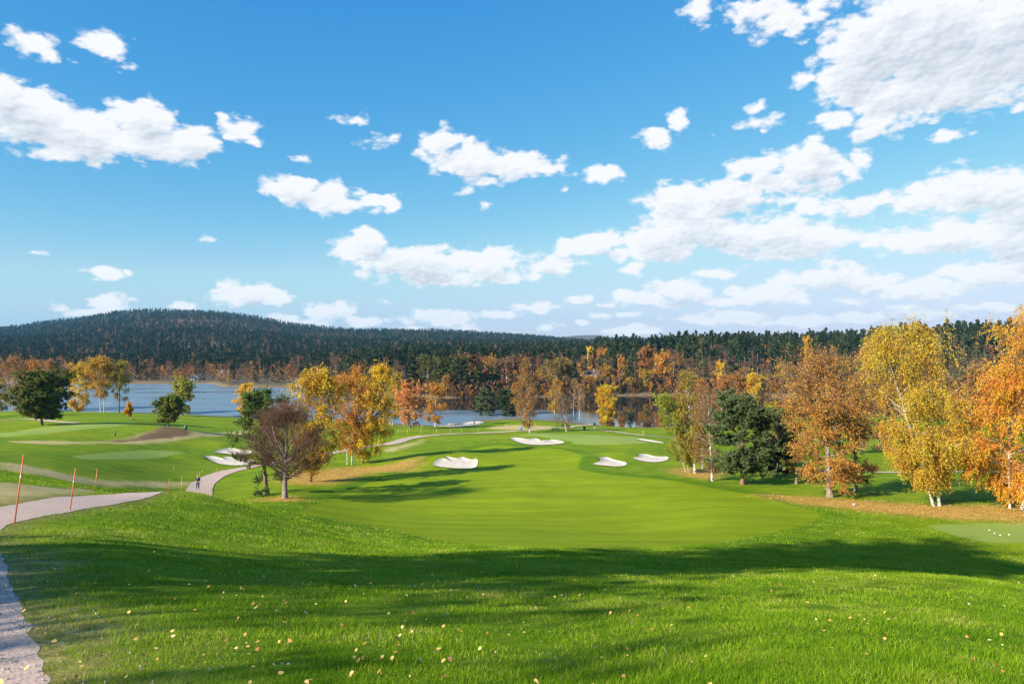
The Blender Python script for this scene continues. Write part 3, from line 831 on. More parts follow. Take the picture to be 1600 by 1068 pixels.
# --- big near trees on the right
named('birch', 'birch', 1459, 790, 497, 1370, 1496, GOLDG, 'tall yellow-green weeping birch forking into two white stems at its foot', 11, n1=80, n2=8, n3=9, nl=22, ls=0.145, sparse_top=0.5, keep=0.92,
      stems=[(0, 0, -2.7, 0.97), (0.75, 0.1, 1.9, 1.0)])
named('birch', 'birch', 1597, 796, 462, 1496, 1712, ORANGE, 'largest orange weeping birch, cut by the right edge of the photo', 12, n1=100, n2=8, n3=9, nl=24, ls=0.15, sparse_top=0.3,
      stems=[(0, 0, 0.7, 1.0), (-1.1, 0.5, -2.6, 0.66)])
named('oak_tree', 'oak', 1297, 776, 540, 1216, 1362, BROWNOR, 'broad orange-brown tree with a pale top of bare branches and one stout grey trunk', 13, n1=70, n2=9, n3=9, nl=20, ls=0.14, sparse_top=0.78, twig_r=0.010, twig=TWIG_BIRCH)
named('oak_tree', 'oak', 1338, 768, 640, 1300, 1366, RUST, 'smaller rust-brown tree with a dark trunk tucked behind the broad orange-brown tree', 14, n1=30, n2=6, n3=6, nl=11, ls=0.17)
named('oak_tree', 'oak', 1244, 756, 655, 1216, 1272, (0.33, 0.17, 0.05, 0.5), 'small low brown tree with a short dark trunk behind the broad orange-brown tree', 15, n1=26, n2=6, n3=6, nl=10, ls=0.17, hb=0.2)
named('pine_tree', 'pine', 1160, 757, 611, 1115, 1207, PINEG, 'dark green scots pine alone right of the fairway, with layered boughs', 16, n1=66, n2=10, n3=9, nl=24, ls=0.33, twig_r=0.012, prof='oval', hb=0.15)
named('spruce_tree', 'pine', 1214, 744, 662, 1190, 1246, SPRUCEG, 'low dark conifer in shade right behind the layered green pine', 17, n1=34, n2=7, n3=7, nl=16, ls=0.32)
named('maple_tree', 'oak', 1217, None, 628, 1188, 1246, (0.36, 0.21, 0.03, 1.3), 'rounded orange and green tree between the layered pine and the broad orange-brown tree', 18, d=112, n1=34, n2=6, n3=6, nl=12, ls=0.22)
named('birch', 'upright', 1072, 738, 612, 1030, 1082, (0.30, 0.30, 0.025, 1.0), 'yellow-green slender birch at the left edge of the group beside the fairway', 19, n1=40, n2=6, n3=6, nl=11, ls=0.20, stems=[(0, 0, -1.6, 1.0), (0.5, 0.3, 0.4, 0.8)])
named('birch', 'birch', 1086, 739, 578, 1050, 1108, (0.36, 0.23, 0.035, 1.0), 'olive and orange weeping birch in the middle of the group beside the fairway', 20, n1=50, n2=6, n3=7, nl=9, ls=0.19, sparse_top=0.4)
named('birch', 'birch', 1113, 751, 598, 1082, 1140, (0.36, 0.20, 0.08, 0.5), 'thin half-bare pinkish birch with a slim white trunk left of the layered pine', 21, n1=42, n2=6, n3=7, nl=3, ls=0.17, sparse_top=0.5, twig=TWIG_RED, twig_r=0.013)
named('birch', 'upright', 1098, 731, 588, 1080, 1112, (0.42, 0.17, 0.05, 0.6), 'thin rusty birch with white foot at the back of the group beside the fairway', 22, n1=36, n2=5, n3=6, nl=6, ls=0.2, twig=TWIG_RED)
for i, (px, top, w, col, lab) in enumerate([
        (1128, 583, 26, RUST, 'rusty slim birch above the left shoulder of the layered pine'),
        (1150, 578, 28, (0.42, 0.19, 0.06, .5), 'pale stemmed orange-brown birch directly above the top of the layered pine'),
        (1176, 576, 26, GOLD, 'golden slim birch with a white stem, above the right shoulder of the layered pine'),
        (1196, 596, 20, TAN, 'nearly bare thin birch right of the golden slim birch above the pine'),
        (1520, 560, 44, (0.36, 0.19, 0.07, .5), 'brown thinly leaved birch in the gap between the yellow-green and the orange weeping birch'),
        (1488, 605, 50, RUST, 'rusty birch seen through the right side of the forked yellow-green birch'),
        (1382, 600, 44, (0.30, 0.16, 0.08, .5), 'reddish brown thin birch behind the gap right of the broad orange-brown tree'),
        (1345, 575, 36, TAN, 'tan sparse birch showing over the right shoulder of the broad orange-brown tree'),
        (1010, 600, 0, TAN, '')]):
    if not w: continue
    named('birch', 'upright', px, None, top, px-w/2-2, px+w/2+2, col, lab, 60+i, d=262 if px < 1300 else 150, n1=40, n2=6, n3=5, nl=7 if col != TAN else 3, ls=0.40, twig=TWIG_RED, twig_r=0.022, hb=0.3 if px < 1300 else 0.06, bark=None if px < 1300 else BARK_BROWN)

# --- bare tree, pine and the birch clumps left of the fairway
named('bare_tree', 'bare', 445, 778, 616, 374, 518, RUST, 'bare reddish-brown tree with a fine mesh of leafless twigs beside the fairway', 30, n1=40, n2=12, n3=16, nl=0, twig_r=0.0095, hb=0.12, twig=TWIG_DARK, prof='oval')
named('pine_tree', 'pine', 417, 772, 606, 366, 446, (0.11, 0.165, 0.032, 0.6), 'green scots pine half hidden behind the bare reddish tree, boughs reaching left', 31, n1=38, n2=7, n3=7, nl=16, ls=0.30, lean=-0.6, hb=0.12, twig_r=0.012)
named('birch', 'birch', 485, None, 573, 446, 542, (0.58, 0.32, 0.025, 0.9), 'big golden tree on a dark trunk directly behind the bare reddish tree', 32, d=91, bark=BARK_BROWN, n1=62, n2=7, n3=7, nl=9, ls=0.24, sparse_top=0.15)
named('birch', 'birch', 549, 726, 572, 508, 578, (0.56, 0.24, 0.04, 0.6), 'orange-brown birch on two slim pale stems between two golden trees', 33, n1=50, n2=6, n3=7, nl=12, ls=0.21, stems=[(-0.9, 0, -0.9, 0.95), (0.1, 0, 0.9, 1.0)], twig=TWIG_BIRCH)
named('birch', 'birch', 566, 723, 566, 542, 619, GOLD, 'big golden weeping birch on a dark trunk at the right end of the clump', 34, bark=BARK_BROWN, n1=66, n2=7, n3=7, nl=10, ls=0.23, sparse_top=0.2, hb=0.1)
named('birch', 'upright', 613, None, 580, 603, 634, (0.40, 0.24, 0.05, 0.9), 'slender pale gold birch peeping out between the golden clump and the pink-orange tree', 35, d=225, n1=34, n2=5, n3=5, nl=9, ls=0.4)
named('birch', 'birch', 389, None, 597, 367, 405, GOLD, 'small golden birch at the lake edge left of the pine', 36, d=262, n1=36, n2=5, n3=5, nl=10, ls=0.45)

# --- centre
named('oak_tree', 'oak', 641, 670, 592, 612, 668, PINKOR, 'pink-orange rounded tree at the waterside right of the golden clump', 40, n1=42, n2=6, n3=6, nl=10, ls=0.36, hb=0.1)
named('birch', 'birch', 680, 667, 596, 665, 697, (0.50, 0.22, 0.035, 0.6), 'slim orange birch by the left end of the rope fence', 41, n1=34, n2=5, n3=6, nl=9, ls=0.34, sparse_top=0.2)
named('pine_tree', 'pine', 758, 654, 607, 741, 775, PINEG, 'small green pine on the lake shore, left of its leaning neighbour', 42, n1=34, n2=7, n3=6, nl=18, ls=0.75, twig_r=0.02)
named('pine_tree', 'pine', 797, 652, 606, 777, 806, (0.045, 0.070, 0.02, 0.5), 'dark leaning pine on the lake shore, touching the big white birch', 43, n1=34, n2=7, n3=6, nl=18, ls=0.75, hb=0.2, twig_r=0.02)
named('birch', 'birch', 828, 677, 568, 799, 842, (0.42, 0.19, 0.04, 0.6), 'tall orange birch with a white forked stem at the far end of the fairway', 44, n1=48, n2=6, n3=6, nl=5, ls=0.30, sparse_top=0.35, twig=TWIG_RED, twig_r=0.014, stems=[(0, 0, 0.3, 1.0), (0, 0.1, -3.0, 0.75)], hb=0.2)
named('birch', 'birch', 884, 674, 612, 866, 896, (0.30, 0.20, 0.10, 0.5), 'bare white-stemmed birch beside the bench', 45, n1=36, n2=6, n3=7, nl=1, ls=0.26, twig=TWIG_RED, twig_r=0.013, stems=[(0, 0, -0.3, 1.0), (0.3, 0.1, 0.6, 0.85)])
named('birch', 'birch', 866, None, 590, 853, 880, (0.47, 0.23, 0.025, 0.7), 'golden birch by the water, left of the bare white-stemmed birch', 46, d=285, n1=34, n2=5, n3=5, nl=7, ls=0.4, sparse_top=0.5)
named('birch', 'upright', 896, None, 590, 889, 903, TAN, 'thin bare birch at the water, leftmost of the slim pair behind the bench', 47, d=270, n1=28, n2=5, n3=5, nl=2, ls=0.4, hb=0.3, twig_r=0.02)
named('birch', 'upright', 905, None, 596, 898, 914, TAN, 'thin bare birch at the water, rightmost of the slim pair behind the bench', 48, d=268, n1=28, n2=5, n3=5, nl=2, ls=0.4, hb=0.3, twig_r=0.02)
named('maple_tree', 'birch', 947, 663, 600, 931, 964, (0.58, 0.33, 0.02, 0.8), 'lone bright yellow tree standing before the still dark water', 49, n1=42, n2=6, n3=6, nl=12, ls=0.38, hb=0.08, prof='oval')

# --- left
named('maple_tree', 'maple', 65, 664, 575, 34, 100, DGREEN, 'big dark green dense maple on the left green', 50, n1=80, n2=9, n3=7, nl=12, ls=0.40, hb=0.2, prof='round')
named('maple_tree', 'ball', 262, 672, 615, 246, 285, (0.20, 0.20, 0.026, 1.2), 'small round clipped green tree on the brown heather mound', 51, n1=64, n2=9, n3=6, nl=13, ls=0.30, hb=0.24)
named('maple_tree', 'ball', 199, 658, 627, 193, 209, (0.60, 0.27, 0.02, 0.6), 'tiny orange sapling with a thin stem on the left green', 52, n1=24, n2=5, n3=5, nl=10, ls=0.3, hb=0.25)
named('maple_tree', 'oak', 284, None, 587, 266, 304, (0.34, 0.29, 0.035, 1.2), 'olive-green tree at the lake, rising right behind the small round tree', 53, d=262, n1=40, n2=6, n3=6, nl=11, ls=0.46, hb=0.05)
named('birch', 'birch', 122, None, 565, 103, 139, GOLD, 'yellow birch with low hanging boughs, leftmost of three at the lake', 54, d=268, n1=40, n2=6, n3=6, nl=10, ls=0.42, hb=0.05)
named('birch', 'birch', 159, None, 554, 136, 180, (0.50, 0.25, 0.025, 0.7), 'taller orange-yellow birch with white bare stems, middle of three at the lake', 55, d=268, n1=44, n2=6, n3=6, nl=9, ls=0.42, hb=0.33, stems=[(-0.4, 0, -1.2, 1.0), (0.9, 0.2, 1.0, 0.92)])
named('birch', 'birch', 186, None, 561, 170, 203, (0.36, 0.24, 0.035, 1.0), 'olive-yellow birch, rightmost of three at the lake', 56, d=270, n1=40, n2=6, n3=6, nl=7, ls=0.40, bark=BARK_BROWN)
for i, (px, top, w, col, lab) in enumerate([
        (20, 552, 40, (0.40, 0.19, 0.07, .4), 'orange-brown birch with a pale stem behind the left edge of the dark maple'),
        (50, 556, 40, (0.46, 0.21, 0.06, .4), 'orange birch rising straight behind the dark maple'),
        (80, 557, 40, (0.40, 0.19, 0.075, .4), 'tan-orange birch behind the right shoulder of the dark maple'),
        (-8, 590, 52, (0.36, 0.22, 0.03, 1.0), 'gold and olive tree cut by the left edge beside the dark maple')]):
    named('birch', 'upright' if i < 3 else 'birch', px, None, top, px-w/2, px+w/2, col, lab, 80+i, d=290 if i < 3 else 205, n1=44, n2=6, n3=6, nl=6, ls=0.42, twig=TWIG_RED, twig_r=0.02)

# --- trees behind the photographer: they throw the long shadows over the lawn
for i, (x, y, H, W, kw, kind, lab) in enumerate([
        (-25.4, 1.6, 27, 11.5, dict(n1=56, n2=6, n3=5, nl=6, ls=0.45, hb=0.08), 'maple', 'tallest dense leafy tree beside the gravel path, outside the frame'),
        (-34.9, -2.4, 33, 13, dict(n1=54, n2=7, n3=5, nl=8, ls=0.5, hb=0.6), 'maple', 'dense leafy tree behind the tallest one by the gravel path, outside the frame'),
        (-25, -6.5, 17, 12, dict(n1=30, n2=4, n3=4, nl=3, ls=0.32), 'oak', 'thinly leaved tree behind the photographer, outside the frame'),
        (-21, -13, 15, 10, dict(n1=28, n2=4, n3=4, nl=3, ls=0.3), 'oak', 'second, smaller thinly leaved tree behind the photographer, outside the frame')]):
    dta = tree_data(kind, 90+i, H, W, **kw)
    put_tree('maple_tree' if kind != 'pine' else 'pine_tree', dta, (x, y, gz(x, y)), OLIVE if kind != 'pine' else PINEG, lab)

# ------------------------------------------------------------------ the wood on the far bank: single trees
BANKP = {
    'spruce': [tree_data('spruce', 200+i, 20, 7.0, n1=50, n2=6, n3=0, nl=12, ls=1.05, twig_r=0.03, sides=3) for i in range(3)],
    'pine': [tree_data('pine', 210+i, 18, 8.0, n1=30, n2=7, n3=0, nl=18, ls=1.1, hb=0.36, twig_r=0.03, sides=3) for i in range(2)],
    'bare': [tree_data('upright', 220+i, 17, 6.5, n1=34, n2=5, n3=4, nl=1, ls=0.42, hb=0.28, twig_r=0.035, twig=TWIG_RED, sides=3, bark=BARK_GREY if i else BARK_BIRCH) for i in range(3)],
    'leafy': [tree_data('oak', 230+i, 14, 9.5, n1=38, n2=6, n3=3, nl=7, ls=0.72, twig_r=0.03, sides=3) for i in range(2)] + [tree_data('birch', 235, 15, 8, n1=34, n2=5, n3=3, nl=6, ls=0.60, twig_r=0.03, sides=3)],
}
BANKH = {'spruce': 20, 'pine': 18, 'bare': 17, 'leafy': 14.5}
BANKW = {'spruce': 7, 'pine': 8, 'bare': 6.5, 'leafy': 9}
rb = random.Random(5)
SECT = [(455, 'behind the big golden tree'), (535, 'behind the orange-brown birch'), (612, 'behind the pink-orange tree'), (668, 'behind the rope fence'), (742, 'above the two shore pines'),
        (806, 'behind the forked orange birch'), (850, 'beyond the bench'), (903, 'around the yellow house'), (941, 'above the lone yellow tree'), (985, 'above the still dark water'),
        (1050, 'above the fairway birch group'), (1112, 'above the layered pine'), (1212, 'above the broad orange-brown tree'), (1368, 'above the forked yellow-green birch'), (1500, 'behind the orange right-edge birch')]
def sector(px):
    r_ = SECT[0][1]
    for a, nm in SECT:
        if px >= a: r_ = nm
    return r_
bank = []    # px, depth, kind, height, width, colour, describing words
def B(px, dd, kind, top, wpx, col, words):
    d = float(shore_r(px))+dd
    z = float(far_z(px/F*d-800/F*d, d))
    H = (534+(EYE-z)/d*F-top)*d/F
    bank.append((px, d, kind, max(H, 4), wpx*d/F, col, words))
S1, S2, S3 = (0.036, 0.055, 0.018, .5), (0.050, 0.072, 0.022, .5), (0.105, 0.115, 0.024, .8)
BR1, BR2, BR3 = (0.20, 0.105, 0.06, .4), (0.26, 0.13, 0.06, .4), (0.17, 0.115, 0.08, .4)
for a in [(645, 10, 'spruce', 553, 34, S1, 'tall dark spruce'), (606, 14, 'pine', 564, 36, S2, 'dark green pine'), (668, 14, 'leafy', 558, 36, (0.11, 0.115, .022, 1), 'olive green tree'),
          (690, 10, 'spruce', 556, 40, S3, 'olive green spruce'), (712, 12, 'leafy', 562, 40, (0.10, 0.11, .022, 1), 'olive green tree'), (724, 8, 'spruce', 557, 34, S2, 'dark spruce'), (748, 8, 'spruce', 566, 34, S2, 'dark spruce'),
          (768, 10, 'spruce', 570, 30, S1, 'dark spruce'), (780, 16, 'leafy', 572, 30, (0.08, .095, .02, 1), 'olive green tree'), (735, 26, 'leafy', 556, 46, (0.22, .09, .04, .4), 'red-brown tree'),
          (698, 3, 'leafy', 587, 14, (.5, .22, .03, .5), 'small orange tree'), (792, 10, 'leafy', 560, 44, BR1, 'brown tree'), (766, 24, 'leafy', 562, 30, (.42, .2, .05, .5), 'orange-brown tree'),
          (812, 14, 'leafy', 564, 38, (.38, .19, .03, .6), 'orange-brown tree'), (830, 30, 'bare', 560, 34, BR1, 'bare brown birch'), (870, 14, 'leafy', 562, 36, (.20, .13, .03, 1), 'olive-brown tree'),
          (897, 8, 'spruce', 556, 22, S1, 'dark spruce'), (884, 20, 'leafy', 568, 30, (.36, .19, .03, .6), 'orange-brown tree'), (921, 6, 'leafy', 588, 28, (.40, .2, .03, .6), 'low orange bush-like tree'),
          (922, 120, 'leafy', 546, 12, GOLD, 'golden tree'), (940, 100, 'leafy', 549, 22, (.44, .2, .04, .5), 'orange tree'), (955, 70, 'pine', 546, 26, S2, 'dark green pine'),
          (972, 30, 'leafy', 560, 18, (.46, .21, .03, .5), 'orange tree'), (990, 50, 'pine', 566, 20, S2, 'dark green pine'), (1007, 6, 'leafy', 578, 24, (.48, .27, .03, .8), 'golden broad tree'),
          (1035, 20, 'leafy', 556, 26, (.46, .20, .03, .5), 'orange tree'), (1052, 6, 'bare', 556, 24, (.42, .17, .04, .4), 'rusty birch'), (1045, 60, 'bare', 548, 26, BR1, 'bare brown birch'),
          (1010, 46, 'leafy', 548, 30, (.36, .15, .04, .4), 'rust-brown tree'), (985, 6, 'leafy', 592, 18, (.44, .24, .03, .7), 'golden low tree'), (966, 10, 'bare', 590, 18, BR2, 'bare brown birch'),
          (978, 4, 'pine', 606, 10, S1, 'tiny dark pine'), (1066, 110, 'pine', 530, 26, S2, 'dark green pine'), (1082, 130, 'pine', 526, 28, S2, 'dark green pine'), (1098, 120, 'spruce', 530, 22, S3, 'olive green spruce'),
          (1076, 30, 'bare', 562, 26, BR2, 'bare brown birch'), (1120, 90, 'bare', 540, 24, BR3, 'bare brown birch'), (1084, 8, 'bare', 576, 24, (.42, .2, .05, .4), 'rusty birch'),
          (1124, 16, 'leafy', 570, 16, GOLD, 'golden tree'), (1262, 70, 'leafy', 532, 14, (.50, .25, .02, .6), 'golden tree'), (1236, 100, 'pine', 540, 24, (.05, .085, .03, .5), 'green pine'),
          (1202, 4, 'bare', 586, 12, GOLD, 'pale stemmed golden birch'), (1222, 3, 'bare', 588, 20, BR2, 'pale stemmed brown birch'), (1240, 3, 'bare', 588, 18, BR2, 'pale stemmed brown birch'), (1348, 60, 'leafy', 545, 14, (.44, .22, .04, .5), 'orange tree'),
          (1356, 90, 'leafy', 538, 12, (.42, .2, .04, .5), 'orange tree'), (1310, 30, 'bare', 560, 22, (.40, .2, .05, .4), 'rusty birch')]: B(*a)
n_man = len(bank)
for _ in range(230):
    px = rb.uniform(462, 1590); dd = abs(rb.gauss(0, 55))+4
    d = float(shore_r(px))+dd
    if 900 < px < 945 and d < 452: continue
    if 300 < px < 470 and dd < 40: continue
    if px < 620: ws = (('bare', .50), ('leafy', .18), ('spruce', .20), ('pine', .12))
    elif px < 800: ws = (('spruce', .42), ('pine', .16), ('leafy', .22), ('bare', .20))
    elif px < 1060: ws = (('spruce', .26), ('pine', .22), ('leafy', .24), ('bare', .28))
    else: ws = (('spruce', .34 if dd > 45 else .06), ('pine', .34 if dd > 45 else .06), ('leafy', .14), ('bare', .42))
    kind = rb.choices([k for k, _ in ws], [v for _, v in ws])[0]
    z = float(far_z((px-800)/F*d, d))
    H = BANKH[kind]*rb.uniform(0.62, 1.05); W = BANKW[kind]*rb.uniform(0.75, 1.15)*H/BANKH[kind]**1.0
    if kind == 'leafy': H *= 0.8
    if any(abs(px-b[0]) < 7 and abs(d-b[1]) < 7 for b in bank): continue
    col, words = {'spruce': [(S1, 'dark spruce'), (S2, 'dark spruce'), (S3, 'olive green spruce')], 'pine': [(S2, 'dark green pine')],
                  'bare': [(BR1, 'bare brown birch'), (BR2, 'bare brown birch'), (BR3, 'bare grey-brown birch'), ((.40, .18, .05, .4), 'rusty birch')],
                  'leafy': [((.40, .19, .035, .6), 'orange tree'), ((.47, .25, .03, .8), 'golden tree'), ((.20, .13, .03, 1), 'olive-brown tree'), ((.30, .12, .045, .4), 'rust-brown tree'), (BR1, 'brown tree')]}[kind][rb.randrange({'spruce': 3, 'pine': 1, 'bare': 4, 'leafy': 5}[kind])]
    bank.append((px, d, kind, H, W, col, words))
ORD = 'leftmost second third fourth fifth sixth seventh eighth ninth tenth eleventh twelfth thirteenth fourteenth fifteenth sixteenth'.split()
bank.sort(key=lambda b: b[0])
cnt = {}
tot_ = {}
for b in bank: tot_[(sector(b[0]), b[6])] = tot_.get((sector(b[0]), b[6]), 0)+1
NAMEK = {'spruce': 'spruce_tree', 'pine': 'pine_tree', 'bare': 'birch', 'leafy': 'leafy_tree'}
for i, (px, d, kind, H, W, col, words) in enumerate(bank):
    k = (sector(px), words); c_ = cnt[k] = cnt.get(k, 0)+1
    if tot_[k] == 1: lab = f'{words} alone of its kind on the far bank {k[0]}'
    elif c_ == tot_[k]: lab = f'rightmost {words} on the far bank {k[0]}'
    else: lab = f'{ORD[c_-1]} {words}{"" if c_ == 1 else " from the left"} on the far bank {k[0]}'
    x = (px-800)/F*d; z = float(far_z(x, d))
    dta = BANKP[kind][i % len(BANKP[kind])]
    h0 = {'spruce': 20, 'pine': 18, 'bare': 17, 'leafy': 14 if i % 3 < 2 else 15}[kind]; w0 = {'spruce': 7, 'pine': 8, 'bare': 6.5, 'leafy': 9.5 if i % 3 < 2 else 8}[kind]
    sw = min(max(W/w0, 0.5), 2.2)
    v = rb.uniform(0.85, 1.18)
    put_tree(NAMEK[kind], dta, (x, d, z), (col[0]*v, col[1]*v, col[2]*v, col[3]), lab, 'tree', 'trees on the far bank', rb.uniform(0, 6.28), (sw, sw, H/h0))

# ------------------------------------------------------------------ the far forest: one mass on the hills
def far_proto(name, kind, seed, mats, H, W, **kw):
    T, (V, Q, mi, tt) = tree_meshes(kind, seed, H, W, sides=3, **kw)
    VV = np.concatenate([T[0], V]); QQ = np.concatenate([T[1], Q+len(T[0])])
    me = np_mesh(name, VV, [QQ], mats, mat_idx=np.r_[np.zeros(len(T[1]), int), mi], face_attr=np.r_[np.full(len(T[1]), .5), tt])
    return bpy.data.objects.new(name, me)
FM_S = forest_material('far_spruce', [(0.0, (0.012, 0.026, 0.012)), (0.5, (0.020, 0.036, 0.016)), (0.80, (0.042, 0.060, 0.026)), (1.0, (0.085, 0.090, 0.038))])
FM_B = forest_material('far_birch', [(0.0, (0.11, 0.070, 0.050)), (0.5, (0.19, 0.105, 0.06)), (0.8, (0.26, 0.13, 0.055)), (1.0, (0.38, 0.18, 0.045))])
FM_O = forest_material('far_gold', [(0.0, (0.30, 0.13, 0.03)), (0.5, (0.40, 0.20, 0.035)), (1.0, (0.48, 0.27, 0.04))])
PROTO = bpy.data.collections.new('far_trees')
for nm, ob in [('a_spruce', far_proto('spruce', 'spruce', 301, [BARK_BROWN, FM_S], 18, 6.0, n1=26, n2=3, n3=0, nl=4, ls=1.5, twig_r=0.04)),
               ('b_spruce', far_proto('spruce', 'spruce', 302, [BARK_BROWN, FM_S], 19, 5.2, n1=28, n2=3, n3=0, nl=4, ls=1.4, twig_r=0.04)),
               ('c_spruce', far_proto('spruce', 'pine', 303, [BARK_BROWN, FM_S], 17, 6.5, n1=18, n2=4, n3=0, nl=7, ls=1.6, twig_r=0.04)),
               ('d_birch', far_proto('birch', 'upright', 304, [TWIG_BIRCH, FM_B], 15, 6, n1=22, n2=4, n3=2, nl=1, ls=0.9, twig_r=0.05)),
               ('e_birch', far_proto('birch', 'upright', 305, [TWIG_BIRCH, FM_B], 16, 5.5, n1=20, n2=4, n3=2, nl=2, ls=0.8, twig_r=0.05)),
               ('f_gold', far_proto('birch', 'birch', 306, [TWIG_BIRCH, FM_O], 13, 6.5, n1=20, n2=4, n3=0, nl=8, ls=1.0, twig_r=0.05))]:
    ob.name = nm; PROTO.objects.link(ob)

def scatter_forest(name, X, Y, Z, idx, scl):
    me = bpy.data.meshes.new(name)
    me.vertices.add(len(X)); me.vertices.foreach_set('co', np.stack([X, Y, Z], 1).astype(np.float32).ravel())
    for nm, typ, val in (('idx', 'INT', idx.astype(np.int32)), ('scl', 'FLOAT', scl.astype(np.float32)), ('rot', 'FLOAT', RNG.uniform(0, 6.28, len(X)).astype(np.float32))):
        a = me.attributes.new(nm, typ, 'POINT'); a.data.foreach_set('value', val)
    o = link(bpy.data.objects.new(name, me))
    g = bpy.data.node_groups.new('scatter', 'GeometryNodeTree')
    g.interface.new_socket('Geometry', in_out='INPUT', socket_type='NodeSocketGeometry')
    g.interface.new_socket('Geometry', in_out='OUTPUT', socket_type='NodeSocketGeometry')
    gi = g.nodes.new('NodeGroupInput'); go = g.nodes.new('NodeGroupOutput')
    ci = g.nodes.new('GeometryNodeCollectionInfo'); ci.inputs['Collection'].default_value = PROTO
    ci.inputs['Separate Children'].default_value = True; ci.inputs['Reset Children'].default_value = True
    ip = g.nodes.new('GeometryNodeInstanceOnPoints'); ip.inputs['Pick Instance'].default_value = True
    def na(nm, typ):
        n = g.nodes.new('GeometryNodeInputNamedAttribute'); n.data_type = typ; n.inputs[0].default_value = nm
        return [s for s in n.outputs if s.enabled][0]
    g.links.new(gi.outputs[0], ip.inputs['Points']); g.links.new(ci.outputs[0], ip.inputs['Instance'])
    g.links.new(na('idx', 'INT'), ip.inputs['Instance Index'])
    cb = g.nodes.new('ShaderNodeCombineXYZ'); g.links.new(na('rot', 'FLOAT'), cb.inputs[2])
    g.links.new(cb.outputs[0], ip.inputs['Rotation'])
    cs = g.nodes.new('ShaderNodeCombineXYZ'); s_ = na('scl', 'FLOAT')
    for i in range(3): g.links.new(s_, cs.inputs[i])
    g.links.new(cs.outputs[0], ip.inputs['Scale'])
    g.links.new(ip.outputs[0], go.inputs[0])
    md = o.modifiers.new('scatter', 'NODES'); md.node_group = g
    return o

def sample(n, d0, d1, px0, px1, p):
    u = RNG.uniform(0, 1, n); d = (d0**p+(d1**p-d0**p)*u)**(1/p)
    px = RNG.uniform(px0, px1, n)
    return px, d
px, d = sample(62000, 440, 2760, -200, 1800, 1.35)
X = (px-800)/F*d; Y = d
sh = shore_r(px)
cl = vnoise(X, Y, 120, 21)+0.5*vnoise(X, Y, 40, 22)
ok = (d > sh+np.where(px > 560, 14, 3)) & ~((px > 380) & (px < 470) & (d < sh+9))
clear = (vnoise(X, Y, 95, 31)+0.5*vnoise(X, Y, 33, 32)) > np.where(d < 1500, 0.90, 1.0)
clear |= (np.abs(px-922) < 16) & (d > 400) & (d < 458)
ok &= ~clear
# beyond the right bank nothing shows past its ridge
ok &= ~((px > 1000) & (d > 1300)); ok &= ~((px > 930) & (RNG.uniform(0, 1, len(px)) < 0.4))
X, Y, px, d, sh, cl = X[ok], Y[ok], px[ok], d[ok], sh[ok], cl[ok]
near = np.clip(1-(d-sh)/np.where(px < 600, 190, 110), 0, 1)
pdec = np.clip(0.09+0.55*np.clip(vnoise(X, Y, 210, 24)+0.6*vnoise(X, Y, 70, 25)-0.45, 0, 1)+0.12*np.clip(cl, 0, 1)+0.75*near+0.10*(px > 960)*(d < 650), 0, 0.92)
u = RNG.uniform(0, 1, len(X))
pg = np.where(d < 1400, 0.22, 0.30)
idx = np.where(u < pdec*pg*0.55, 5, np.where(u < pdec, RNG.integers(3, 5, len(X)), RNG.integers(0, 3, len(X))))
scl = RNG.uniform(0.5, 1.2, len(X))*(1+0.18*vnoise(X, Y, 60, 26))*np.where((px > 930) & (idx < 3), 1.32, 1.0)*np.where(d > 1500, 0.95, 1.0)*np.where((idx > 2), 0.88, 1)*np.where((px < 600) & (d < 900), 0.78, 1)
bp_ = RNG.uniform(470, 1620, 4200); bd = shore_r(bp_)+RNG.uniform(0.5, 24, 4200)   # low growth along the waterline
bk = ~((np.abs(bp_-922) < 14) & (bd > 415))
bp_, bd = bp_[bk], bd[bk]
X = np.r_[X, (bp_-800)/F*bd]; Y = np.r_[Y, bd]; px = np.r_[px, bp_]
idx = np.r_[idx, RNG.choice([0, 1, 3, 3, 4, 4, 5], len(bp_))]; scl = np.r_[scl, RNG.uniform(0.18, 0.50, len(bp_))]
forest = scatter_forest('hillside_forest', X, Y, far_z(X, Y)-0.2, idx, scl)
tag(forest, 'mixed forest of dark spruces with brown and golden birches covering the hills beyond the lake', 'forest', kind='stuff')

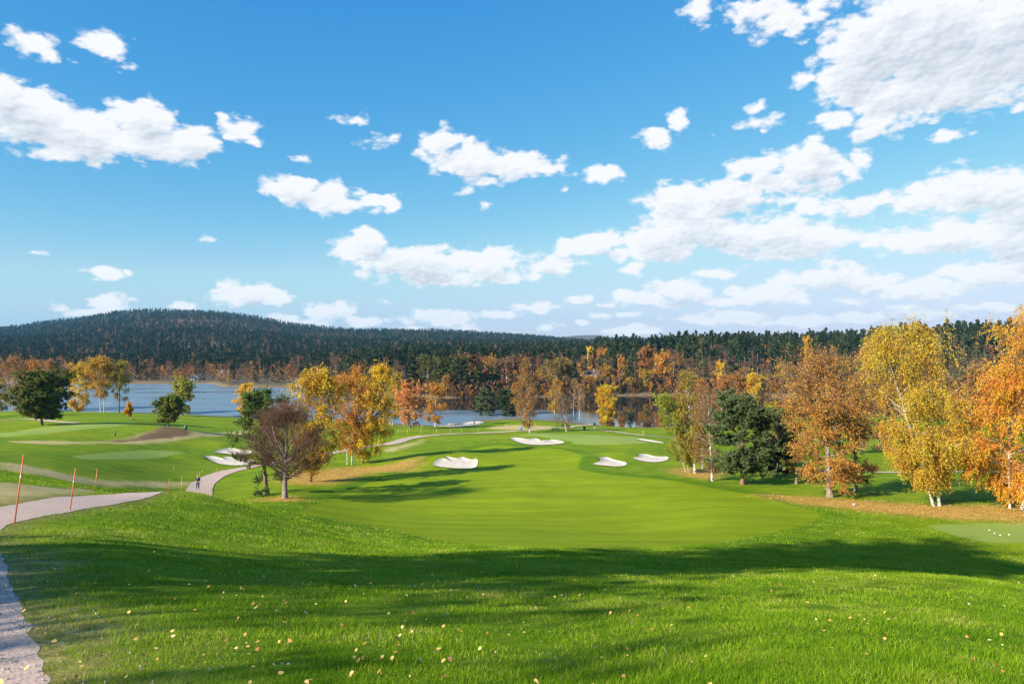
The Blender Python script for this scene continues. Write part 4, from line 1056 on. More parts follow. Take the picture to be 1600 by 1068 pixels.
# brush along the far waterline
# ------------------------------------------------------------------ grass blades near the camera
def blades():
    parts = []
    for d0, d1, dens, wid, hh in ((3.6, 7.5, 2300, 0.0058, 0.052), (7.5, 13, 1050, 0.0085, 0.056), (13, 24, 380, 0.013, 0.062), (24, 44, 150, 0.026, 0.075), (44, 74, 48, 0.048, 0.085)):
        A = 0.84*(d1*d1-d0*d0)
        n = int(A*dens)
        rough_only = d0 >= 24
        dd = np.sqrt(RNG.uniform(d0*d0, d1*d1, n)); x = RNG.uniform(-0.86, 0.86, n)*dd
        nz = vnoise(x, dd, 0.7, 41)+0.6*vnoise(x, dd, 0.22, 42)
        keep = nz > -0.75
        if d0 < 46:
            k = seg_sd(x, dd, PATH1[:108], 1.45+0.12*1)
            keep &= (k < 0.16) & ((k < -0.9) | (RNG.uniform(0, 1, n) < np.clip(0.30-0.75*k+0.35*vnoise(x, dd, 0.35, 77), 0.05, 1)))
        if rough_only: keep &= (poly_sd(x, dd, FAIR) < 0.1) & (many_sd(DRY[:2]+GREENS+LITTER)(x, dd) < -0.4)
        x, dd, nz = x[keep], dd[keep], nz[keep]; n = len(x)
        h = hh*(0.80+0.55*np.clip(nz, -1, 1))*RNG.uniform(0.5, 1.5, n)
        z = ground_z(x, dd)
        az = RNG.uniform(0, 6.28, n); ln = RNG.uniform(0.15, 0.95, n)*h
        w = wid*RNG.uniform(0.6, 1.3, n)
        fa = RNG.uniform(0, 6.28, n)
        p0 = np.stack([x-np.cos(fa)*w/2, dd-np.sin(fa)*w/2, z-0.006], 1)
        p1 = np.stack([x+np.cos(fa)*w/2, dd+np.sin(fa)*w/2, z-0.006], 1)
        p2 = np.stack([x+np.cos(az)*ln, dd+np.sin(az)*ln, z+h], 1)
        t = np.clip(0.47+0.24*vnoise(x, dd, 1.7, 43)+0.16*vnoise(x, dd, 0.45, 44)+RNG.normal(0, 0.19, n)+0.5*np.clip(vnoise(x, dd, 0.8, 45)-0.55, 0, 1), 0, 1)
        # straw-coloured blades towards the path
        parts.append((np.stack([p0, p1, p2], 1).reshape(-1, 3), t))
    V = np.concatenate([p[0] for p in parts]); t = np.concatenate([p[1] for p in parts])
    return V, np.arange(len(V)).reshape(-1, 3), t
m, nt, b = material('grass_blade')
t_ = nt.attr('tint')
nt.put(b.inputs['Base Color'], nt.ramp(t_, [(0.08, (0.062, 0.170, 0.003)), (0.35, (0.145, 0.275, 0.006)), (0.62, (0.235, 0.360, 0.012)), (0.84, (0.33, 0.43, 0.03)), (0.95, (0.48, 0.42, 0.18))]))
b.inputs['Roughness'].default_value = 0.55; b.inputs['Specular IOR Level'].default_value = 0.12
tr = nt.new('ShaderNodeBsdfTranslucent'); nt.l.new(b.inputs['Base Color'].links[0].from_socket, tr.inputs['Color'])
mx = nt.new('ShaderNodeMixShader'); mx.inputs[0].default_value = 0.42
nt.l.new(b.outputs[0], mx.inputs[1]); nt.l.new(tr.outputs[0], mx.inputs[2]); nt.l.new(mx.outputs[0], nt.n['Material Output'].inputs[0])
V, Fc, t = blades()
tag(link(bpy.data.objects.new('grass', np_mesh('grass', V, [Fc], [m], face_attr=t))), 'short mown green grass in the foreground', 'grass', kind='stuff')

# ------------------------------------------------------------------ fallen leaves
def litter_mat():
    m, nt, b = material('fallen_leaf')
    nt.put(b.inputs['Base Color'], nt.ramp(nt.attr('tint'), [(0.0, (0.14, 0.06, 0.03)), (0.25, (0.36, 0.17, 0.06)), (0.5, (0.56, 0.32, 0.08)), (0.75, (0.66, 0.46, 0.13)), (1.0, (0.66, 0.54, 0.26))]))
    b.inputs['Roughness'].default_value = 0.55
    return m
LIT = litter_mat()
def fallen(X, Y, size, tint, lift):
    n = len(X); Z = ground_z(X, Y)+lift
    a = RNG.uniform(0, 6.28, n); tilt = RNG.normal(0, 0.42, (n, 2)); cur = RNG.uniform(-0.25, 0.45, n)
    # outline of a birch leaf with a mid rib fold: 7 points
    out = np.array([(-0.72, 0, 0), (-0.42, 0.0, 0), (-0.18, 0.36, 1), (0.16, 0.30, 1), (0.55, 0.0, 0), (0.16, -0.30, 1), (-0.18, -0.36, 1)])
    c, s = np.cos(a)[:, None], np.sin(a)[:, None]
    u, v, f = out[None, :, 0]*size[:, None], out[None, :, 1]*size[:, None], out[None, :, 2]
    zz = f*cur[:, None]*size[:, None]*0.5+u*tilt[:, :1]+v*tilt[:, 1:]
    x = X[:, None]+c*u-s*v; y = Y[:, None]+s*u+c*v
    Vv = np.stack([x, y, Z[:, None]+zz+size[:, None]*0.1], -1).reshape(-1, 3)
    base = np.arange(n)[:, None]*7
    q1 = base+np.array([[1, 4, 3, 2]]); q2 = base+np.array([[1, 6, 5, 4]])
    stem = base+np.array([[0, 1, 2]])[:, :]
    return Vv, [np.concatenate([q1, q2])], np.r_[tint, tint]
n = 1050
dd = np.exp(RNG.uniform(math.log(4.2), math.log(30), n*2)); x = RNG.uniform(-0.8, 0.8, n*2)*dd
wgt = np.exp(-((x/dd+0.20)/0.34)**2)+0.42
k = RNG.uniform(0, 1.42, n*2) < wgt*np.where(dd < 15, 1, 0.75)
x, dd = x[k], dd[k]
tn = np.clip(RNG.beta(1.2, 1.5, len(x)), 0, 1)
sz = RNG.uniform(0.028, 0.066, len(x))*np.where(tn < 0.3, 0.8, 1)
v, f, t = fallen(x, dd, sz, tn, 0.056)
o = link(bpy.data.objects.new('fallen_leaves', np_mesh('fallen_leaves', v, f, [LIT], face_attr=t)))
tag(o, 'yellow and brown birch leaves scattered over the near lawn', 'leaves', kind='stuff')
xs, ys = [], []
for P in LITTER:
    x0, y0 = P.min(0)-3; x1, y1 = P.max(0)+3
    m_ = int(min(9000, 7.0*(x1-x0)*(y1-y0)))
    a = RNG.uniform(x0, x1, m_); b2 = RNG.uniform(y0, y1, m_)
    sd = poly_sd(a, b2, P)+RNG.normal(0, 1.6, m_)
    xs.append(a[sd > 0]); ys.append(b2[sd > 0])
x = np.concatenate(xs); y = np.concatenate(ys)
v, f, t = fallen(x, y, RNG.uniform(0.06, 0.14, len(x)), np.clip(RNG.normal(0.34, 0.16, len(x)), 0.02, 1), 0.03)
tag(link(bpy.data.objects.new('leaf_litter', np_mesh('leaf_litter', v, f, [LIT], face_attr=t))), 'orange-brown carpet of fallen leaves under the trees', 'leaf litter', kind='stuff')

# small stones on the near path
n = 9000
pl = PATH1[:60]; seg = np.hypot(*np.diff(pl, axis=0).T); s = np.r_[0, np.cumsum(seg)]
uu = RNG.uniform(0, s[-1], n); off = RNG.normal(0, 1.0, n).clip(-2.2, 2.2)
cx = np.interp(uu, s, pl[:, 0]); cy = np.interp(uu, s, pl[:, 1])
i0 = np.clip(np.searchsorted(s, uu)-1, 0, len(seg)-1); tx = np.diff(pl, axis=0)[i0]/seg[i0][:, None]
X = cx+tx[:, 1]*off; Y = cy-tx[:, 0]*off
k = (Y > 3.5) & (np.abs(X) < 0.9*Y+2); X, Y = X[k], Y[k]; n = len(X)
Z = ground_z(X, Y)+0.012; r = RNG.uniform(0.005, 0.016, n)
oc = np.array([(1, 0, 0), (0, 1, 0), (-1, 0, 0), (0, -1, 0), (0, 0, 0.8), (0, 0, -0.8)])
rot = RNG.uniform(0, 6.28, n)
px_ = oc[None]*r[:, None, None]*RNG.uniform(0.6, 1.4, (n, 6, 1))
xx = px_[..., 0]*np.cos(rot)[:, None]-px_[..., 1]*np.sin(rot)[:, None]; yy = px_[..., 0]*np.sin(rot)[:, None]+px_[..., 1]*np.cos(rot)[:, None]
Vg = np.stack([X[:, None]+xx, Y[:, None]+yy, Z[:, None]+px_[..., 2]], -1).reshape(-1, 3)
tri = np.array([(0, 1, 4), (1, 2, 4), (2, 3, 4), (3, 0, 4), (1, 0, 5), (2, 1, 5), (3, 2, 5), (0, 3, 5)])
Fg = (np.arange(n)[:, None, None]*6+tri[None]).reshape(-1, 3)
m, nt, b = material('pebble')
nt.put(b.inputs['Base Color'], nt.ramp(nt.attr('tint'), [(0.0, (0.16, 0.12, 0.11)), (0.5, (0.36, 0.27, 0.24)), (1.0, (0.56, 0.47, 0.43))])); b.inputs['Roughness'].default_value = 0.9
tag(link(bpy.data.objects.new('gravel', np_mesh('gravel', Vg, [Fg], [m], face_attr=np.repeat(RNG.uniform(0, 1, n), 8)))), 'loose stones on the near gravel path', 'gravel', kind='stuff')

# ------------------------------------------------------------------ marker poles, fence, bins, bench, signs
M_ORANGE = simple('orange_paint', (0.62, 0.13, 0.045), 0.5, var=0.15)
M_REFL = simple('reflector', (0.75, 0.75, 0.75), 0.3, var=0.08)
M_WOOD = simple('pale_wood', (0.48, 0.33, 0.16), 0.8)
M_BLACK = simple('black_paint', (0.015, 0.015, 0.017), 0.5)
M_GREENP = simple('green_plastic', (0.02, 0.11, 0.06), 0.45)
M_BLUEP = simple('blue_plastic', (0.03, 0.17, 0.42), 0.45)
M_WHITE = simple('white_paint', (0.75, 0.75, 0.73), 0.5, var=0.06)
M_STEEL = simple('grey_steel', (0.35, 0.36, 0.37), 0.4, 0.6)
M_STONE = simple('stone', (0.30, 0.27, 0.25), 0.9)
def marker_pole(px, py, tx, ty, mat, lab, band=True, d=None, r=0.021):
    x, y, z, pyb = spot(px, py, d)
    h = (pyb-ty)*y/F; lx = (tx-px)*y/F
    root = empty('marker_pole', (x, y, z)); tag(root, lab, 'pole', 'marker poles along the gravel path')
    bm = bmesh.new(); add_cyl(bm, (0, 0, -0.1), (lx, 0, h), r, r*0.92, 10); bm_obj('pole', bm, mat, root, True)
    if band:
        bm = bmesh.new(); add_cyl(bm, (lx*.66, 0, h*.66), (lx*.71, 0, h*.71), r*1.08, r*1.08, 10); bm_obj('reflector_band', bm, M_REFL, root, True)
    bm = bmesh.new(); add_cyl(bm, (lx, 0, h), (lx*1.012, 0, h*1.012), r*1.1, r*0.6, 10); bm_obj('cap', bm, mat, root)
marker_pole(22, 818, 37, 711, M_ORANGE, 'tallest orange pole with a white band, leaning, nearest along the gravel path')
marker_pole(109, 797, 118, 732, M_ORANGE, 'orange pole with a white band, on the lawn side of the path, second tallest')
marker_pole(148, 771.5, 152, 732, M_ORANGE, 'orange pole with a white band on the far side of the near path', d=47)
marker_pole(263, 770, 265, 747, M_ORANGE, 'thin orange pole on the dry grass just left of the pale wooden pole', False, d=78, r=0.03)
marker_pole(283, 770, 284, 745, M_WOOD, 'pale bare wooden pole just left of where the path reappears', False, d=77, r=0.03)
marker_pole(331, 771, 330, 752, M_ORANGE, 'orange pole on the right edge of the path past the walker', False, d=80, r=0.03)
marker_pole(311, 752, 312, 737, M_ORANGE, 'orange pole standing on the path edge behind the walker', False, r=0.03)
marker_pole(339, 741, 339, 730, M_ORANGE, 'small orange pole farthest along the path, beside the bunker', False, r=0.03)
marker_pole(271, 735, 271, 729, M_STEEL, 'short grey stake on the grass left of the walker', False, r=0.025)
marker_pole(316, 739, 316, 734, M_STEEL, 'short grey stake on the grass right of the walker', False, r=0.025)
marker_pole(1108, 753, 1108, 747, M_BLACK, 'short black stake at the foot of the thin pinkish birch', False, r=0.05)
marker_pole(1005, 683, 1005, 672, M_WOOD, 'thin wooden stake at the path beyond the far green', False, r=0.05)

def rope_fence(pts, lab, h=1.25):
    root = empty('rope_fence', (*gp(*pts[0]), gz(*gp(*pts[0])))); tag(root, lab, 'fence')
    o = Vector(root.location); tops = []
    for p in pts:
        x, y = gp(*p); z = gz(x, y)
        bm = bmesh.new(); add_cyl(bm, Vector((x, y, z-0.1))-o, Vector((x, y, z+h))-o, 0.055, 0.05, 8); bm_obj('post', bm, M_WOOD, root, True)
        tops.append(Vector((x, y, z+h*0.9))-o)
    bm = bmesh.new()
    for a, b_ in zip(tops[:-1], tops[1:]):
        pr = a
        for i in range(1, 7):
            t = i/6; q = a.lerp(b_, t); q.z -= 0.22*4*t*(1-t)*1.0
            add_cyl(bm, pr, q, 0.022, 0.022, 5); pr = q
    bm_obj('rope', bm, M_WOOD, root)
rope_fence([(622, 678.5), (637, 678.5), (658, 677.5), (682, 677), (704, 676), (721, 675.5), (748, 674.5)], 'low rope fence of thin pale posts along the path before the lake')
rope_fence([(790, 669), (812, 667.5), (836, 666.5)], 'short rope fence on the dry grass left of the forked white birch')

def bin_(name, px, py, h, r, mat, lab):
    x, y, z, _ = spot(px, py)
    root = empty(name, (x, y, z)); tag(root, lab, 'bin')
    bm = bmesh.new(); add_cyl(bm, (0, 0, 0), (0, 0, h*.86), r*0.88, r, 14); bm_obj('body', bm, mat, root, True)
    bm = bmesh.new(); add_cyl(bm, (0, 0, h*.86), (0, 0, h*.94), r*1.08, r*1.05, 14); add_cyl(bm, (0, 0, h*.94), (0, 0, h), r*1.0, r*.4, 14); bm_obj('lid', bm, mat, root, True)
bin_('litter_bin', 290, 675.5, 1.0, 0.38, M_GREENP, 'green bin on the dry grass right of the small round tree')
bin_('litter_bin', 180, 681, 0.95, 0.14, M_GREENP, 'slim green bin at the left end of the heather mound')
bin_('litter_bin', 814, 672, 1.0, 0.36, M_BLUEP, 'blue bin beside the pale path')
bin_('litter_bin', 913, 671, 0.9, 0.42, M_BLACK, 'black bin on the grass by the signpost')
x, y, z, _ = spot(868, 674)
root = empty('park_bench', (x, y, z), R(8)); tag(root, 'dark park bench between the two white birches at the far green', 'bench')
for nm, c, s in (('seat', (0, 0, 0.45), (2.2, 0.42, 0.06)), ('backrest', (0, 0.22, 0.78), (2.2, 0.05, 0.34))):
    bm = bmesh.new()
    for j in range(3):
        if nm == 'seat': add_box(bm, (0, (j-1)*0.15, 0.45), (2.2, 0.12, 0.05), 0.008)
        else: add_box(bm, (0, 0.22, 0.66+j*0.13), (2.2, 0.04, 0.10), 0.008)
    bm_obj(nm, bm, M_BLACK, root)
for sx in (-0.9, 0.9):
    bm = bmesh.new(); add_box(bm, (sx, -0.16, 0.21), (0.07, 0.07, 0.42)); add_box(bm, (sx, 0.2, 0.47), (0.07, 0.07, 0.96)); add_box(bm, (sx, 0.02, 0.40), (0.07, 0.30, 0.05)); bm_obj('leg', bm, M_BLACK, root)
def sign(px, py, h, w, hh, lab, post=M_STEEL, plate=M_BLACK):
    x, y, z, _ = spot(px, py)
    root = empty('sign_post', (x, y, z)); tag(root, lab, 'sign')
    bm = bmesh.new(); add_cyl(bm, (0, 0, -0.1), (0, 0, h-hh), 0.05, 0.05, 8); bm_obj('post', bm, post, root, True)
    bm = bmesh.new(); add_box(bm, (0, -0.03, h-hh/2), (w, 0.05, hh), 0.01); bm_obj('plate', bm, plate, root)
sign(929, 675, 2.6, 0.7, 0.75, 'black sign plate on a thin post beside the far path')
sign(741, 667, 1.9, 0.32, 1.0, 'narrow black sign by the bunker next to the rope fence', M_BLACK)
sign(209, 660, 1.1, 0.5, 0.5, 'small dark sign right of the tiny orange sapling', M_STEEL, M_BLACK)
sign(884, 673, 1.9, 0.3, 1.0, 'small white notice on the bare white-stemmed birch side', M_STEEL, M_WHITE)
x, y, z, _ = spot(702, 666)
root = empty('low_railing', (x, y, z), R(4)); tag(root, 'low dark railing in front of the pale bunker by the lake', 'railing')
bm = bmesh.new(); add_box(bm, (0, 0, 0.72), (4.6, 0.10, 0.16), 0.02); bm_obj('rail', bm, M_BLACK, root)
for sx in (-2.0, 0, 2.0):
    bm = bmesh.new(); add_box(bm, (sx, 0, 0.31), (0.10, 0.09, 0.66)); bm_obj('post', bm, M_BLACK, root)
for i, (px, py) in enumerate([(1546, 829), (1554, 834), (1563, 837), (1577, 836)]):
    x, y, z, _ = spot(px, py)
    bm = bmesh.new(); bmesh.ops.create_icosphere(bm, subdivisions=2, radius=0.062); bmesh.ops.scale(bm, vec=(1, 1, 0.8), verts=bm.verts); bmesh.ops.translate(bm, vec=(0, 0, 0.06), verts=bm.verts)
    o = bm_obj('tee_marker', bm, M_WHITE, None, True); o.location = (x, y, z)
    tag(o, ['leftmost white tee marker on the tee at the right edge', 'second white tee marker from left on the right-hand tee', 'third white tee marker from left on the right-hand tee', 'rightmost white tee marker on the tee at the right edge'][i], 'tee marker', 'white tee markers')
x, y, z, _ = spot(1335, 789)
bm = bmesh.new(); bmesh.ops.create_icosphere(bm, subdivisions=3, radius=0.22)
for v_ in bm.verts: v_.co *= 1+0.22*float(vnoise(v_.co.x*9+3, v_.co.y*9+v_.co.z*7, 1.3, 3)); v_.co.z *= 0.6
o = bm_obj('stone', bm, M_STONE, None, True); o.location = (x, y, z+0.06); tag(o, 'small grey stone on the leaf carpet before the broad orange-brown tree', 'stone')

# ------------------------------------------------------------------ houses across the lake
def house(px, d, w, dep, h, rh, wall, roof, lab, rz=0.0, sink=0.0):
    x = (px-800)/F*d; z = float(far_z(x, d))-sink
    root = empty('house', (x, d, z), rz); tag(root, lab, 'house', 'houses across the lake')
    bm = bmesh.new()
    hw, hd = w/2, dep/2
    pr = [(-hw, -hd), (hw, -hd), (hw, hd), (-hw, hd)]
    lo = [bm.verts.new((a, b_, -1.5)) for a, b_ in pr]; hi = [bm.verts.new((a, b_, h)) for a, b_ in pr]
    g0 = bm.verts.new((-hw, 0, h+rh)); g1 = bm.verts.new((hw, 0, h+rh))
    for i in range(4): bm.faces.new((lo[i], lo[(i+1) % 4], hi[(i+1) % 4], hi[i]))
    bm.faces.new((hi[1], hi[2], g1)); bm.faces.new((hi[3], hi[0], g0)); bm.faces.new(lo[::-1])
    bm_obj('wall', bm, wall, root)
    bm = bmesh.new(); ov = 0.5; t = 0.2
    for s in (-1, 1):
        a = [(-hw-ov, s*(hd+ov), h-ov*rh/hd), (hw+ov, s*(hd+ov), h-ov*rh/hd), (hw+ov, 0, h+rh), (-hw-ov, 0, h+rh)]
        v0 = [bm.verts.new((q[0], q[1], q[2]+0.02)) for q in a]; v1 = [bm.verts.new((q[0], q[1], q[2]+t+0.02)) for q in a]
        fs = [v0[::-1], v1] + [[v0[i], v0[(i+1) % 4], v1[(i+1) % 4], v1[i]] for i in range(4)]
        for f_ in fs: bm.faces.new(f_)
    bmesh.ops.recalc_face_normals(bm, faces=bm.faces)
    rf = bm_obj('roof', bm, roof, root)
    bm = bmesh.new(); add_box(bm, (hw*.4, 0, h+rh+0.4), (0.7, 0.7, 1.5)); bm_obj('chimney', bm, M_STONE, rf)
    nwin = max(2, int(w//2.6))
    for fl in range(2 if h > 4 else 1):
        for i in range(nwin):
            cx_ = -hw+w*(i+0.5)/nwin
            if fl == 0 and i == nwin//2:
                bm = bmesh.new(); add_box(bm, (cx_, -hd-0.03, 1.05), (1.0, 0.10, 2.1)); bm_obj('door', bm, M_STONE, root); continue
            bm = bmesh.new(); add_box(bm, (cx_, -hd-0.03, 1.6+fl*2.7), (1.25, 0.12, 1.35)); wf = bm_obj('window', bm, M_WHITE, root)
            bm = bmesh.new(); add_box(bm, (cx_, -hd-0.075, 1.6+fl*2.7), (0.95, 0.06, 1.05)); bm_obj('pane', bm, M_BLACK, wf)
M_YEL = simple('ochre_boards', (0.60, 0.34, 0.08), 0.8, var=0.12)
M_ROOF = simple('dark_tiles', (0.075, 0.045, 0.035), 0.9)
M_GROOF = simple('grey_tiles', (0.13, 0.13, 0.13), 0.8)
M_GREYW = simple('grey_boards', (0.24, 0.19, 0.15), 0.85)
M_RED = simple('red_boards', (0.30, 0.05, 0.035), 0.8)
house(922, 448, 13, 8, 4.6, 3.2, M_YEL, M_ROOF, 'ochre yellow house with a dark roof among trees above the water', R(-25))
house(473, 447, 9, 7, 4.4, 3.0, M_WHITE, M_GROOF, 'white house at the waterside behind the big golden tree', R(20))
house(607, 405, 9, 7, 3.0, 2.6, M_WHITE, M_ROOF, 'small white house half hidden in the wood behind the golden clump', R(30))
house(354, 524, 9, 7, 3.4, 2.6, M_GREYW, M_GROOF, 'grey wooden house in trees on the far left shore', R(-15))
house(305, 506, 5, 4, 2.2, 1.6, M_WHITE, M_GROOF, 'tiny white boathouse at the water on the far left shore')

# ------------------------------------------------------------------ the walker on the path
def skin_mesh(name, verts, edges, radii, mat, parent, sub=2):
    me = bpy.data.meshes.new(name); me.from_pydata(verts, edges, []); me.materials.append(mat)
    o = link(bpy.data.objects.new(name, me), parent)
    sk = o.modifiers.new('skin', 'SKIN'); sk.use_smooth_shade = True
    for v_, r_ in zip(me.skin_vertices[0].data, radii):
        v_.radius = r_ if isinstance(r_, tuple) else (r_, r_)
    me.skin_vertices[0].data[0].use_root = True
    ss = o.modifiers.new('sub', 'SUBSURF'); ss.levels = ss.render_levels = sub
    return o
M_SKIN = simple('skin', (0.55, 0.33, 0.24), 0.6, var=0.06)
M_JACKET = simple('navy_jacket', (0.035, 0.045, 0.075), 0.8)
M_JEANS = simple('dark_jeans', (0.035, 0.05, 0.10), 0.85)
M_HAIR = simple('blond_hair', (0.50, 0.36, 0.20), 0.6)
x, y = gp(309, 765.5); z = gz(x, y)+0.045
man = empty('person', (x, y, z), R(200)); tag(man, 'person in dark jacket and jeans walking on the pink gravel path with bent arms', 'person')
vv = [(0, 0, .93), (0, .01, 1.10), (0, .0, 1.30), (0, -.01, 1.45), (0, .01, 1.53), (0, .03, 1.60), (0, .035, 1.70), (0, .02, 1.76)]
ee = [(i, i+1) for i in range(7)]; rr = [(.15, .11), (.14, .10), (.165, .11), (.10, .08), (.055, .055), (.075, .085), (.082, .098), (.05, .06)]
def chain(start, pts, rads):
    p = start
    for q, r_ in zip(pts, rads):
        vv.append(q); rr.append(r_); ee.append((p, len(vv)-1)); p = len(vv)-1
    return p
for s, st in ((1, .20), (-1, -.16)):
    chain(0, [(s*.10, 0, .86), (s*.11, st*.55+.05, .49), (s*.11, st, .09), (s*.115, st+.14, .035)], [.095, .062, .045, .035])
    w_ = chain(3, [(s*.19, -.01, 1.42), (s*.25, -.05, 1.15), (s*.16, .20, 1.10)], [.062, .045, .033])
    h_ = chain(w_, [(s*.135, .27, 1.11)], [(.036, .02)])
    for j, ln in enumerate((.070, .082, .076, .06)):
        o_ = (j-1.5)*.020
        chain(h_, [(s*.125+o_, .31, 1.11), (s*.12+o_, .31+ln*.6, 1.10), (s*.118+o_, .31+ln, 1.075)], [.010, .009, .007])
    chain(h_, [(s*.135-s*.045, .29, 1.125), (s*.135-s*.06, .325, 1.13)], [.011, .008])
vv.append((0, .135, 1.675)); rr.append(.014); ee.append((6, len(vv)-1))
skin_mesh('body', vv, ee, rr, M_SKIN, man)
jv = [(0, 0, .88), (0, .01, 1.10), (0, 0, 1.30), (0, -.01, 1.46)]; je = [(0, 1), (1, 2), (2, 3)]; jr = [(.175, .135), (.165, .125), (.19, .135), (.105, .09)]
for s in (1, -1):
    i0 = len(jv); jv += [(s*.20, -.01, 1.42), (s*.255, -.05, 1.15), (s*.17, .18, 1.10)]; jr += [.078, .062, .05]; je += [(3, i0), (i0, i0+1), (i0+1, i0+2)]
skin_mesh('jacket', jv, je, jr, M_JACKET, man)
tv = [(0, 0, .90)]; te = []; tr_ = [(.16, .125)]
for s, st in ((1, .20), (-1, -.16)):
    i0 = len(tv); tv += [(s*.10, 0, .84), (s*.11, st*.55+.05, .49), (s*.11, st, .12)]; tr_ += [.108, .078, .062]; te += [(0, i0), (i0, i0+1), (i0+1, i0+2)]
skin_mesh('trousers', tv, te, tr_, M_JEANS, man)
for s, st in ((1, .20), (-1, -.16)):
    bm = bmesh.new(); add_box(bm, (s*.115, st+.05, .04), (.10, .28, .085), .03); bm_obj('shoe', bm, M_BLACK, man, True)
bm = bmesh.new(); bmesh.ops.create_uvsphere(bm, u_segments=16, v_segments=10, radius=1)
bmesh.ops.delete(bm, geom=[v_ for v_ in bm.verts if v_.co.z < -0.25 and v_.co.y > -0.2], context='VERTS')
bmesh.ops.scale(bm, vec=(.098, .118, .105), verts=bm.verts); bmesh.ops.translate(bm, vec=(0, .005, 1.725), verts=bm.verts)
bm_obj('hair', bm, M_HAIR, man, True)
for s in (1, -1):
    bm = bmesh.new(); bmesh.ops.create_icosphere(bm, subdivisions=1, radius=.012); bmesh.ops.translate(bm, vec=(s*.032, .122, 1.70), verts=bm.verts); bm_obj('eye', bm, M_BLACK, man, True)
bm = bmesh.new(); add_box(bm, (0, .118, 1.625), (.045, .012, .01)); bm_obj('mouth', bm, M_RED, man)
# ------------------------------------------------------------------ haze
bm = bmesh.new()
x0, x1, y0, y1, z0, z1 = -4300, 4300, -300, 5300, -8, 215
vs = [bm.verts.new(p) for p in ((x0, y0, z0), (x1, y0, z0), (x1, y1, z0), (x0, y1, z0), (x0, y0, z1), (x1, y0, z1), (x1, y1, z1), (x0, y1, z1))]
for f_ in ((3, 2, 1, 0), (4, 5, 6, 7), (0, 1, 5, 4), (1, 2, 6, 5), (2, 3, 7, 6), (3, 0, 4, 7)): bm.faces.new([vs[i] for i in f_])
hm = bpy.data.materials.new('haze'); hm.use_nodes = True
hm.node_tree.nodes.remove(hm.node_tree.nodes['Principled BSDF'])
pv = hm.node_tree.nodes.new('ShaderNodeVolumePrincipled')
pv.inputs['Color'].default_value = (0.16, 0.50, 0.85, 1); pv.inputs['Density'].default_value = 0.000065; pv.inputs['Anisotropy'].default_value = 0.0
hm.node_tree.links.new(pv.outputs[0], hm.node_tree.nodes['Material Output'].inputs['Volume'])
tag(bm_obj('haze', bm, hm), kind='stuff')

# ------------------------------------------------------------------ light, sky, camera
SUN_EL, SUN_AZ = R(27), R(-127)     # azimuth clockwise from +Y towards the sun
sun_dir = Vector((math.sin(SUN_AZ)*math.cos(SUN_EL), math.cos(SUN_AZ)*math.cos(SUN_EL), math.sin(SUN_EL)))
sl = bpy.data.lights.new('sun', 'SUN'); sl.energy = 5.0; sl.angle = R(0.5); sl.color = (1.0, 0.88, 0.70)
so = bpy.data.objects.new('sun', sl); COL.objects.link(so)
so.rotation_euler = (-sun_dir).to_track_quat('-Z', 'Y').to_euler()
so.location = (-60, -40, 80)
w = bpy.data.worlds.new('World'); SC.world = w; w.use_nodes = True
nt = NT(w.node_tree); bg = w.node_tree.nodes['Background']
sky = nt.new('ShaderNodeTexSky'); sky.sky_type = 'NISHITA'; sky.sun_disc = False
sky.sun_elevation = SUN_EL; sky.sun_rotation = SUN_AZ % (2*math.pi)
sky.altitude = 0; sky.air_density = 1.0; sky.dust_density = 0.0; sky.ozone_density = 3.0
